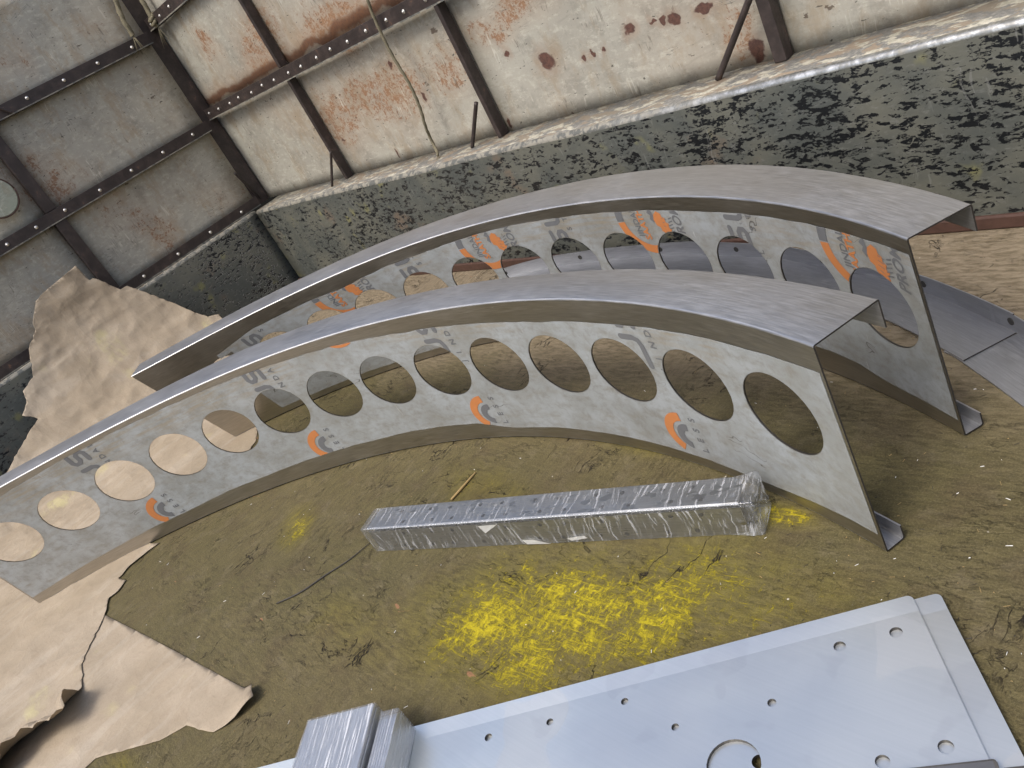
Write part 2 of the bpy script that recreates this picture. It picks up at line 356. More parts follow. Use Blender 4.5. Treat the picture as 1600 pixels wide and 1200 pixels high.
def m_film():
    n = NT('protective_film'); u = n.uv(); w = n.warp(u, 7, .06)
    a = n.noise(w, 5, 6, .65); b = n.noise(w, 26, 6, .72); c3 = n.noise(n.map(w, scale=(1, 2.5, 1)), 12, 5, .6)
    col = n.mix(n.step(a, .35, .65), (.40, .425, .435), (.31, .32, .31))
    col = n.mix(n.m2('MULTIPLY', n.step(b, .42, .72), .62), col, (.23, .22, .19))
    col = n.mix(n.m2('MULTIPLY', n.step(c3, .45, .75), .5), col, (.25, .23, .185))
    x, y, z = n.sep(u)
    ht = n.m2('MULTIPLY', n.step(y, .40, .53), n.step(n.noise(w, 3, 3), .4, .6))
    grime = n.m2('MULTIPLY', ht, n.step(n.noise(n.map(u, scale=(6, 60, 1)), 1., 5, .7), .42, .6))
    col = n.mix(n.m2('MULTIPLY', grime, .55), col, (.33, .27, .18))
    sc = n.noise(n.map(n.warp(u, 3, .08), scale=(70, 5, 1), rot=(0, 0, R(-14))), 1., 4, .55)
    sm = n.m2('MULTIPLY', n.step(sc, .68, .72), n.step(n.noise(u, 2.3, 2), .52, .6))
    col = n.mix(n.m2('MULTIPLY', sm, .6), col, (.75, .76, .74))
    ck = n.noise(n.map(n.warp(u, 4, .2), scale=(2.5, 6, 1)), 1., 4, .5)
    cm = n.m2('MULTIPLY', n.step(n.m2('ABSOLUTE', n.m2('SUBTRACT', ck, .5)), .0, .003, 1, 0), n.step(n.noise(u, 4.7, 2), .58, .64))
    col = n.mix(cm, col, (.1, .09, .08))
    h = n.m2('ADD', n.m2('MULTIPLY', a, 1.6), n.m2('ADD', n.m2('MULTIPLY', b, .25), n.m2('MULTIPLY', sm, .2)))
    return n.done(col, n.step(b, .3, .7, .3, .5), .25, n.bump(h, .004, .55))

def m_plate():
    n = NT('mill_finish_plate'); o = n.obj(); w = n.warp(o, 3, .12)
    bl = n.noise(w, 4.2, 1.5, .4); f = n.noise(n.map(o, scale=(4, 160, 1), rot=(0, 0, R(-39))), 1., 3)
    col = n.mix(n.step(f, .3, .7), (.82, .85, .82), (.86, .885, .855))
    m = n.step(bl, .6, .62)
    col = n.mix(n.m2('MULTIPLY', m, .28), col, (.45, .455, .47))
    sm1 = n.step(n.noise(n.map(n.warp(o, 6, .04), loc=(3, 8, 0)), 9, 2, .4), .6, .64)
    col = n.mix(n.m2('MULTIPLY', sm1, .16), col, (.5, .5, .52))
    sm2 = n.step(n.noise(n.map(o, loc=(1, 2, 0)), 2.2, 5, .6), .45, .62)
    col = n.mix(n.m2('MULTIPLY', sm2, .2), col, (.58, .58, .6))
    x, y, z = n.sep(o)
    dull = n.step(n.m2('ADD', x, n.m2('MULTIPLY', n.noise(o, 3, 4), .5)), -.55, .1)
    col = n.mix(n.m2('MULTIPLY', dull, .3), col, (.56, .56, .565))
    sp = n.step(n.vor(o, 9), 0, .03, 1, 0)
    col = n.mix(n.m2('MULTIPLY', sp, n.step(n.noise(o, 30, 1), .5, .56)), col, (.12, .12, .12))
    scx = n.noise(n.map(n.warp(o, 8, .05), scale=(90, 9, 1), rot=(0, 0, R(20))), 1., 3)
    sm = n.m2('MULTIPLY', n.step(scx, .72, .75), n.step(n.noise(o, 3, 1), .55, .62))
    col = n.mix(n.m2('MULTIPLY', sm, .6), col, (.92, .92, .93))
    r = n.m2('ADD', n.step(n.noise(o, 2.2, 3), .3, .7, .34, .44), n.m2('MULTIPLY', m, .08))
    return n.done(col, r, .9, n.bump(n.noise(o, 2.5, 1), .008, .5))

def m_paper():
    n = NT('kraft_paper'); o = n.obj(); w = n.warp(o, 4, .15)
    a = n.noise(w, 2.2, 4); b = n.noise(w, 22, 5, .65); c = n.noise(n.map(w, scale=(3, 14, 3), rot=(0, 0, R(30))), 1., 5, .6)
    col = n.mix(n.step(a, .35, .65), (.32, .26, .185), (.37, .305, .225))
    col = n.mix(n.m2('MULTIPLY', n.step(b, .5, .68), .35), col, (.27, .21, .145))
    col = n.mix(n.m2('MULTIPLY', n.step(n.noise(o, 160, 4, .8), .5, .62), .25), col, (.2, .155, .11))
    col = n.mix(n.m2('MULTIPLY', n.step(n.noise(n.map(w, scale=(9, 1.2, 3), rot=(0, 0, R(-35))), 1., 6, .7), .5, .62), .22), col, (.45, .4, .33))
    st = n.m2('MULTIPLY', n.step(n.noise(n.map(o, loc=(1, 6, 0)), 2.6, 4), .58, .7), n.step(c, .42, .58))
    col = n.mix(n.m2('MULTIPLY', st, .5), col, (.5, .45, .22))
    dm = n.m2('MULTIPLY', n.step(n.noise(n.map(w, loc=(3, 3, 3)), 14, 5, .7), .66, .7), .45)
    col = n.mix(dm, col, (.22, .16, .11))
    wf = n.warp(o, 2.5, .12)
    fac = n.m2('ADD', n.vor(wf, 3.2), n.m2('ADD', n.m2('MULTIPLY', n.vor(n.map(wf, loc=(5, 2, 1)), 8), .4), n.m2('MULTIPLY', n.vor(n.map(wf, scale=(1, .3, 1), rot=(0, 0, .6)), 7), .5)))
    h = n.m2('ADD', n.m2('MULTIPLY', fac, 3.), n.m2('ADD', n.m2('MULTIPLY', b, .25), n.m2('MULTIPLY', c, .5)))
    return n.done(col, .75, nrm=n.bump(h, .008, .8), spec=.2)

def m_wrap(name='stretch_film', long=False, milk=.5):
    """stretch film: mostly clear, with white glossy pleats"""
    n = NT(name); u = n.uv()
    d = n.warp(u, 2, .03) if long else n.warp(n.warp(u, 3.5, .09), 22, .02)
    s1 = n.noise(n.map(d, scale=(120, 7, 1), rot=(0, 0, R(-38))), 1., 5, .65)
    s2 = n.noise(n.map(d, scale=(150, 12, 1), rot=(0, 0, R(-18))), 1., 4, .6)
    s3 = n.noise(n.map(d, scale=(130, 10, 1), rot=(0, 0, R(42))), 1., 4, .6)
    if long:
        s1 = n.noise(n.map(d, scale=(5, 170, 1), rot=(0, 0, R(6))), 1., 5, .65)
        s2 = n.noise(n.map(d, scale=(3, 60, 1), rot=(0, 0, R(-9))), 1., 4, .6); s3 = n.noise(n.map(d, scale=(4, 150, 1), rot=(0, 0, R(14))), 1., 3, .6)
    k = n.m2('MAXIMUM', n.step(s1, *((.52, .63) if long else (.52, .63))), n.m2('MAXIMUM', n.m2('MULTIPLY', n.step(s2, .6, .7), .7), n.m2('MULTIPLY', n.step(s3, .6, .72), .6)))
    k = n.m2('MULTIPLY', k, n.step(n.noise(u, 6, 3), .3, .6, .35, 1.))
    h = n.m2('ADD', s1, n.m2('ADD', n.m2('MULTIPLY', s2, .6), n.m2('MULTIPLY', s3, .6)))
    nr = n.bump(h, .004, .7)
    n.done((.82, .83, .85), .12, nrm=nr, spec=.6)
    tr = n.n('ShaderNodeBsdfTransparent'); tr.inputs[0].default_value = (.93, .94, .95, 1)
    gl = n.n('ShaderNodeBsdfGlossy'); gl.inputs['Roughness'].default_value = .12; n.put(gl.inputs['Normal'], nr)
    m1 = n.n('ShaderNodeMixShader'); m1.inputs[0].default_value = .16; n.t.links.new(tr.outputs[0], m1.inputs[1]); n.t.links.new(gl.outputs[0], m1.inputs[2])
    m2 = n.n('ShaderNodeMixShader'); n.put(m2.inputs[0], n.m2('MULTIPLY', n.m2('MAXIMUM', k, .16 if long else .13), milk)); n.t.links.new(m1.outputs[0], m2.inputs[1]); n.t.links.new(n.b.outputs[0], m2.inputs[2])
    n.t.links.new(m2.outputs[0], n.out.inputs[0]); return n.m

spots = []
for (u, v, r, k) in [(853, 96, .055, .9), (790, 83, .02, 1.2), (911, 93, .02, .7), (925, 86, .016, .7), (941, 78, .012, 1.1), (982, 50, .03, .9), (1018, 34, .02, .6),
                     (1035, 34, .02, 1.1), (1052, 30, .032, .7), (608, 101, .022, 1.2), (661, 150, .018, 2.2), (622, 240, .01, 3.2), (1100, 14, .05, .4), (1185, 80, .035, 1.6), (536, 219, .015, .8), (797, 192, .012, 2.4)]:
    p = on(u, v, 1, 2.87); spots.append(((float(p[0]), 2.87, float(p[2])), r, k))
cav = []
for (u, v, rx, rz) in [(600, 150, .75, .3), (700, 110, .3, .18), (420, 60, .35, .3), (520, 30, .6, .25), (530, 180, .45, .3), (790, 30, .5, .12), (400, 90, .25, .25), (320, 70, .2, .2), (1170, 70, .12, .2)]:
    p = on(u, v, 1, 2.87); cav.append(((float(p[0]), 2.87, float(p[2])), (rx, 1, rz)))
M = dict(
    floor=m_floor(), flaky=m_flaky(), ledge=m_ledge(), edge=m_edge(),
    side=m_sheet('side_sheet', (.36, .345, .29), (.30, .285, .24), .95, spots, (1.445,), 0, cav),
    bulk=m_sheet('bulkhead_sheet', (.42, .39, .315), (.33, .315, .265), .9, (), None, 5),
    frame=m_frame(), rivet=m_simple('bright_rivet', (.62, .6, .56), .35, .9), base_rust=m_simple('rusty_base', (.07, .035, .025), .6, 0, .5, 30, .004),
    brushed=m_brushed(), strip=m_brushed('bare_bend_steel', (.47, .45, .415), .33, False), dark=m_brushed('grey_coated_steel', (.47, .475, .49), .5, True),
    cut=m_simple('laser_cut_edge', (.05, .045, .04), .5, .6), film=m_film(), ink=m_simple('grey_ink', (.15, .153, .158), .45, .1, .15), orange=m_simple('orange_ink', (.5, .19, .065), .45, .05, .12),
    plate=m_plate(), paper=m_paper(), wrap=m_wrap(milk=.42), wrap2=m_wrap('stretch_film_pleated', True, .7), stack=m_brushed('bracket_steel', (.40, .40, .39), .3, False), stack2=m_brushed('pale_bracket_steel', (.7, .71, .72), .4, False),  # stack2: paler copy of the bracket steel for the bottom bundles
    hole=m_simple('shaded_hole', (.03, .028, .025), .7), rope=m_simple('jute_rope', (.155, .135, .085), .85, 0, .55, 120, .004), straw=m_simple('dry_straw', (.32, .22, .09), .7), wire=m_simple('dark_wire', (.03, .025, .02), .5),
    label=m_simple('white_tape', (.78, .77, .73), .5), disc=m_sheet('round_plate_metal', (.33, .34, .29), (.25, .28, .22), .4, (), None, 3), bar=m_simple('bar_steel', (.23, .22, .21), .4, .8))

# ------------------------------------------------------------------ setting: floor
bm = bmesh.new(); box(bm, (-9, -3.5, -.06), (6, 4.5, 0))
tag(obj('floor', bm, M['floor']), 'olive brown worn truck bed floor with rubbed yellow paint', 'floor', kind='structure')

# ------------------------------------------------------------------ side wall
YS = 2.87; YF = 2.62; ZL = .66; ZT = 2.62
side = tag(empty('side_wall', (-3, YS, 0)), 'cream painted side wall with orange rust, dark posts and flaking black beam', 'truck wall')
def child(name, bm, mats, parent, **k):
    o = obj(name, bm, mats, None, **k); o.parent = parent; o.matrix_parent_inverse = Matrix.Translation(-Vector(parent.location)) if parent.parent is None and not parent.data else Matrix.Identity(4)
    return o
def ledge_beam(bm, L0, L1, swap=None):
    """long hollow beam, section in (depth, z), rounded bright top front edge; material 0 face, 1 top, 2 edge"""
    r = .022; prof = [(0, 0)]
    for k in range(6):
        a = R(180 - 90 * k / 5); prof.append((r + r * math.cos(a), ZL - r + r * math.sin(a)))
    prof += [(.25, ZL), (.25, 0)]
    N = 60; rings = []
    for i in range(N + 1):
        L = L0 + (L1 - L0) * i / N; ring = []
        for (d, z) in prof:
            wob = .005 * mn.noise(Vector((L * 1.1, z * 2, 3))) + (.002 * mn.noise(Vector((L * 3, 1, z))) if z > .6 else 0)
            if d >= .24: wob = 0
            ring.append(bm.verts.new(swap(L, d + wob, z + (wob if z > .6 and d < .2 else 0))))
        rings.append(ring)
    for A, B in zip(rings, rings[1:]):
        for k in range(len(prof) - 1):
            f = bm.faces.new((A[k], A[k + 1], B[k + 1], B[k]))
            f.material_index = 0 if k == 0 else (2 if k < 6 else 1); f.smooth = k < 7
    bm.faces.new(rings[0]); bm.faces.new(rings[-1][::-1])
bm = bmesh.new(); ledge_beam(bm, -6.1, 3.2, lambda L, d, z: (L, YF + d, z))
child('lower_beam', bm, [M['flaky'], M['ledge'], M['edge']], side)
bm = bmesh.new(); box(bm, (-6.1, YF - .022, 0.001), (3.2, YF - .002, .05)); child('base_angle', bm, M['base_rust'], side, bevel=.006)
def panel(bm, mat, parent):
    o = child('wall_panel', bm, mat, parent, smooth=True)
    q = o.modifiers.new('thickness', 'SOLIDIFY'); q.thickness = .004; q.offset = 0; return o
posts = [-6.31, -4.93, -3.315, -1.70, -.08, 1.5, 3.1]
for a, b in zip(posts, posts[1:]):
    for z0, z1 in ((ZL, 1.41), (1.41, ZT)):
        bm = bmesh.new(); N = 10
        g = [[bm.verts.new((a + (b - a) * i / N, YS + .012 * math.sin(math.pi * i / N) * math.sin(math.pi * j / N) * (1 if z0 < 1 else -1), z0 + (z1 - z0) * j / N)) for j in range(N + 1)] for i in range(N + 1)]
        for i in range(N):
            for j in range(N): bm.faces.new((g[i][j], g[i + 1][j], g[i + 1][j + 1], g[i][j + 1]))
        panel(bm, M['side'], side)
for k, x in enumerate(posts[1:]):
    x0 = x - .02; wd = .03 if k < 2 else .05
    for z0, z1 in ((ZL + .002, 1.362), (1.448, ZT)):
        bm = bmesh.new(); box(bm, (x0, YS - .07, z0), (x0 + wd, YS - .012, z1)); child('post', bm, M['frame'], side, bevel=.003)
bm = bmesh.new(); box(bm, (-6.37, YS - .13, ZL), (-6.27, YS - .012, ZT)); child('corner_post', bm, M['frame'], side, bevel=.003)
def rivet_mesh():
    bm = bmesh.new()
    bmesh.ops.create_cone(bm, cap_ends=True, segments=12, radius1=.0125, radius2=.011, depth=.004)
    bmesh.ops.create_uvsphere(bm, u_segments=10, v_segments=6, radius=.006, matrix=Matrix.Translation((0, 0, .002)))
    me = bpy.data.meshes.new('rivet'); bm.to_mesh(me); bm.free(); me.materials.append(M['rivet'])
    for p in me.polygons: p.use_smooth = True
    return me
RV = rivet_mesh()
def rail(parent, axis, L0, L1, z0, z1, face, name='rail', riv=()):
    bm = bmesh.new()
    if axis == 'x':
        box(bm, (L0, face, z0), (L1, face + .006, z1)); box(bm, (L0, face + .006, z0), (L1, YS - .014, z0 + .006))
    else:
        box(bm, (face - .006, L0, z0), (face, L1, z1)); box(bm, (-6.27, L0, z0), (face - .006, L1, z0 + .006))
    r = child(name, bm, M['frame'], parent, bevel=.0015)
    # bright rubbed lower edge
    bm = bmesh.new()
    if axis == 'x': box(bm, (L0, face - .0015, z0 - .001), (L1, face - .0002, z0 + .006))
    else: box(bm, (face + .0002, L0, z0 - .001), (face + .0015, L1, z0 + .006))
    e = obj('rubbed_edge', bm, M['edge'], r); e.matrix_parent_inverse = Matrix.Identity(4)
    for L in riv:
        o = bpy.data.objects.new('rivet', RV); COL.objects.link(o); o.parent = r
        zc = (z0 + z1) / 2 + random.uniform(-.006, .006)
        if axis == 'x': o.location = (L, face - .002, zc); o.rotation_euler = (R(90), 0, 0)
        else: o.location = (face + .002, L, zc); o.rotation_euler = (0, R(90), 0)
    return r
rail(side, 'x', -6.27, -3.1, 1.365, 1.445, YS - .072, riv=[-6.2 + .19 * i + random.uniform(-.02, .02) for i in range(17)])
rail(side, 'x', -6.27, -4.0, 2.06, 2.14, YS - .072, riv=[-6.2 + .2 * i for i in range(10)])
def rod(parent, a, b, r=.009, bend=0.):
    a = Vector(a); b = Vector(b); m = (a + b) / 2 + Vector((0, 0, bend))
    bm = bmesh.new(); tube(bm, catmull([a, m, b], 6), r, 8); return child('brace_rod', bm, M['frame'], parent, smooth=True)
rod(side, on(1175, -12, 1, YS - .08), fl(1122, 124, ZL + .004), .013)
rod(side, on(744, 160, 1, YS - .075), fl(738, 230, ZL + .004), .011)
rod(side, on(517, 237, 1, YS - .09), fl(519, 291, ZL + .004), .009)

# ------------------------------------------------------------------ bulkhead
XB = -6.2; XS = -6.27; XF = -6.14
bulk = tag(empty('bulkhead_wall', (XS, 1, 0)), 'shaded grey bulkhead wall with riveted dark rails across the bed end', 'truck wall')
bm = bmesh.new(); ledge_beam(bm, -3.0, YF + .02, lambda L, d, z: (XF - d, L, z)); child('lower_beam', bm, [M['flaky'], M['ledge'], M['edge']], bulk)
yp = [-3.0, -1.35, .07 - .02, 1.44, YS - .13]
for a, b in zip(yp, yp[1:]):
    for z0, z1 in ((.70, 1.34), (1.34, 2.02), (2.02, ZT)):
        bm = bmesh.new(); N = 8
        g = [[bm.verts.new((XS - .012 * math.sin(math.pi * i / N) * math.sin(math.pi * j / N), a + (b - a) * i / N, z0 + (z1 - z0) * j / N)) for j in range(N + 1)] for i in range(N + 1)]
        for i in range(N):
            for j in range(N): bm.faces.new((g[i][j], g[i + 1][j], g[i + 1][j + 1], g[i][j + 1]))
        panel(bm, M['bulk'], bulk)
for y in yp[1:-1]:
    for z0, z1 in ((.742, 1.298), (1.382, 1.983), (2.067, ZT)):
        bm = bmesh.new(); box(bm, (XS, y - .035, z0), (XB - .004, y + .045, z1)); child('post', bm, M['frame'], bulk, bevel=.003)
YE = YS - .134
rail(bulk, 'y', -3.0, YE, .665, .74, XB, riv=[YE - .17 - .3 * i for i in range(14)])
rail(bulk, 'y', -3.0, YE, 1.30, 1.38, XB, riv=[float(on(u, v, 0, XB)[1]) for u, v in [(303, 213), (257, 241), (206, 267), (157, 298), (103, 330), (59, 358), (13, 384)]] + [.7, .4, .1, -.2, -.5])
rail(bulk, 'y', -3.0, YE, 1.985, 2.065, XB, riv=[float(on(u, v, 0, XB)[1]) for u, v in [(207, 75), (155, 102), (101, 127), (45, 157)]] + [1.3, 1.0, .7, .4, .1])
rod(bulk, on(366, 270, 0, XB + .01), on(410, 314, 2, ZL + .01), .01)
rod(bulk, on(-14, 164, 0, XB + .02), on(19, 176, 0, XB + .02), .009)

# round plate fixed on the bulkhead at the left edge
c = on(-6, 310, 0, XB + .01)
t = tag(empty('round_plate', tuple(c)), 'pale greenish round metal plate fixed on the bulkhead at the left edge', 'plate')
bm = bmesh.new(); bmesh.ops.create_cone(bm, cap_ends=True, segments=40, radius1=.125, radius2=.12, depth=.014, matrix=Matrix.Rotation(R(90), 4, 'Y'))
obj('disc', bm, M['disc'], t, bevel=.003)
bm = bmesh.new()
tube(bm, [Vector((.002, .127 * math.cos(a), .127 * math.sin(a))) for a in [2 * math.pi * i / 40 for i in range(41)]], .005, 6)
obj('rim', bm, M['base_rust'], t, smooth=True)

# ------------------------------------------------------------------ arched perforated beams
class Arch:
    def __init__(s, c0, c1, kb, kt, H=.6):
        s.c0 = np.array(c0); c1 = np.array(c1); s.ex = (c1 - s.c0) / np.linalg.norm(c1 - s.c0); s.ey = np.array([-s.ex[1], s.ex[0]])
        s.kb, s.kt, s.H = kb, kt, H
        A = np.linspace(-.3, 4.2, 900); y = (np.polyval(kb, A) + np.polyval(kt, A)) / 2
        S = np.r_[0, np.cumsum(np.hypot(np.diff(A), np.diff(y)))]; S -= np.interp(0, A, S); s.A, s.S = A, S
    def y(s, a, w): return np.polyval(s.kb, a) * (1 - w) + np.polyval(s.kt, a) * w
    def P(s, S, n, z):
        a = float(np.interp(S, s.S, s.A)); w = z / s.H; y = s.y(a, w); d = (s.y(a + .01, w) - s.y(a - .01, w)) / .02
        q = math.hypot(1, d); a2 = a - d / q * n; y2 = y + n / q
        p = s.c0 + s.ex * a2 + s.ey * y2
        return Vector((p[0], p[1], z + .005))
def uvset(bm, fn):
    L = bm.loops.layers.uv.verify()
    for f in bm.faces:
        for l in f.loops: l[L].uv = fn(l.vert)
def flat_holed(bm, s0, s1, zb, zt, holes, r, cell, nseg=40, ztop=None, zbot=None):
    """flat (s,z) sheet with round holes; ztop/zbot are functions of s. vertices keep x=s, z=z"""
    ztop = ztop or (lambda s: zt); zbot = zbot or (lambda s: zb)
    cuts = []; cur = s0
    for hs, hz in holes:
        a, b = hs - cell, hs + cell
        if a > cur + 1e-4: cuts.append((cur, a, None))
        cuts.append((max(a, cur), min(b, s1), (hs, hz))); cur = b
    if cur < s1 - 1e-4: cuts.append((cur, s1, None))
    for a, b, h in cuts:
        if h is None:
            n = max(1, int((b - a) / .03)); m = 16
            g = [[bm.verts.new((a + (b - a) * i / n, 0, zbot(a + (b - a) * i / n) + (ztop(a + (b - a) * i / n) - zbot(a + (b - a) * i / n)) * j / m)) for j in range(m + 1)] for i in range(n + 1)]
            for i in range(n):
                for j in range(m): bm.faces.new((g[i][j], g[i + 1][j], g[i + 1][j + 1], g[i][j + 1]))
        else:
            hs, hz = h; rings = []
            ns, nz = 10, 16; bd = []
            for i in range(ns): bd.append((a + (b - a) * i / ns, 'b'))
            for j in range(nz): bd.append((b, j / nz))
            for i in range(ns): bd.append((b - (b - a) * i / ns, 't'))
            for j in range(nz): bd.append((a, 1 - j / nz))
            pts = []
            for s_, t_ in bd:
                z_ = zbot(s_) if t_ == 'b' else ztop(s_) if t_ == 't' else zbot(s_) + (ztop(s_) - zbot(s_)) * t_
                pts.append((s_, z_))
            K = 4
            for k in range(K + 1):
                f = k / K; ring = []
                for (s_, z_) in pts:
                    an = math.atan2(z_ - hz, s_ - hs); cx, cz = hs + r * math.cos(an), hz + r * math.sin(an)
                    ring.append(bm.verts.new((s_ * (1 - f) + cx * f, 0, z_ * (1 - f) + cz * f)))
                rings.append(ring)
            for A_, B_ in zip(rings, rings[1:]):
                for k in range(len(A_)):
                    try: bm.faces.new((A_[k], A_[(k + 1) % len(A_)], B_[(k + 1) % len(A_)], B_[k]))
                    except ValueError: pass
    bmesh.ops.remove_doubles(bm, verts=bm.verts[:], dist=.0004)
def wob(s, sd, amp=.006):
    return amp * mn.noise(Vector((s * 4, sd, 0))) + amp * .6 * mn.noise(Vector((s * 14, sd, 5))) + amp * .25 * mn.noise(Vector((s * 50, sd, 9)))

def text_bm(txt, size, rot90=True, bold=0., shear=0.):
    cu = bpy.data.curves.new('t', 'FONT'); cu.body = txt; cu.size = size; cu.offset = bold; cu.shear = shear; cu.resolution_u = 3
    o = bpy.data.objects.new('t', cu); COL.objects.link(o)
    bpy.context.view_layer.update()
    dg = bpy.context.evaluated_depsgraph_get(); me = bpy.data.meshes.new_from_object(o.evaluated_get(dg))
    b = bmesh.new(); b.from_mesh(me); bpy.data.objects.remove(o); bpy.data.curves.remove(cu); bpy.data.meshes.remove(me)
    for v in b.verts:
        x, y = v.co.x, v.co.y
        v.co = Vector((-y, 0, x)) if rot90 else Vector((x, 0, y))
    return b
def merge(dst, src, off=(0, 0)):
    mp = {}
    for v in src.verts: mp[v] = dst.verts.new((v.co.x + off[0], 0, v.co.z + off[1]))
    for f in src.faces:
        try: dst.faces.new([mp[v] for v in f.verts])
        except ValueError: pass
    src.free()
def arc2(bm, c, r0, r1, a0, a1, n=28):
    prev = None
    for i in range(n + 1):
        a = R(a0 + (a1 - a0) * i / n)
        p = [bm.verts.new((c[0] + r * math.cos(a), 0, c[1] + r * math.sin(a))) for r in (r0, r1)]
        if prev: bm.faces.new((prev[0], prev[1], p[1], p[0]))
        prev = p
def poly2(bm, pts): bm.faces.new([bm.verts.new((p[0], 0, p[1])) for p in pts])
def stroke2(bm, pts, w):
    pts = [Vector((p[0], p[1])) for p in pts]; L = []
    for i, p in enumerate(pts):
        t = (pts[min(i + 1, len(pts) - 1)] - pts[max(0, i - 1)]).normalized(); nn = Vector((-t.y, t.x)) * w / 2
        L.append((bm.verts.new((p.x + nn.x, 0, p.y + nn.y)), bm.verts.new((p.x - nn.x, 0, p.y - nn.y))))
    for a, b in zip(L, L[1:]): bm.faces.new((a[0], b[0], b[1], a[1]))
def clip2(bm, holes, r, zb, zt):
    if not bm.verts: return
    s0 = min(v.co.x for v in bm.verts); s1 = max(v.co.x for v in bm.verts)
    def cut(co, no):
        bmesh.ops.bisect_plane(bm, geom=bm.verts[:] + bm.edges[:] + bm.faces[:], plane_co=co, plane_no=no)
    s = s0
    while s < s1: s += .02; cut((s, 0, 0), (1, 0, 0))
    for hs, hz in holes:
        if hs + r < s0 or hs - r > s1: continue
        for k in range(36):
            a = 2 * math.pi * k / 36
            co = (hs + r * math.cos(a), 0, hz + r * math.sin(a))
            near = [f for f in bm.faces if (f.calc_center_median() - Vector(co)).length < .06]
            g = set(near)
            for f in near: g.update(f.edges); g.update(f.verts)
            if g: bmesh.ops.bisect_plane(bm, geom=list(g), plane_co=co, plane_no=(math.cos(a), 0, math.sin(a)))
    sm = (s0 + s1) / 2
    s = s0 - .01
    while s < s1 + .01:
        for f_ in (zb, zt):
            za, zc = f_(s), f_(s + .02)
            if zc == za and False: continue
            near = [f for f in bm.faces if s - .001 <= f.calc_center_median().x <= s + .021]
            g = set(near)
            for f in near: g.update(f.edges); g.update(f.verts)
            if g: bmesh.ops.bisect_plane(bm, geom=list(g), plane_co=(s, 0, za), plane_no=Vector((-(zc - za), 0, .02)).normalized())
        s += .02
    kill = []
    for f in bm.faces:
        c = f.calc_center_median()
        if any((c.x - hs) ** 2 + (c.z - hz) ** 2 < (r + .0008) ** 2 for hs, hz in holes) or c.z > zt(c.x) - .001 or c.z < zb(c.x) + .001: kill.append(f)
    bmesh.ops.delete(bm, geom=kill, context='FACES')

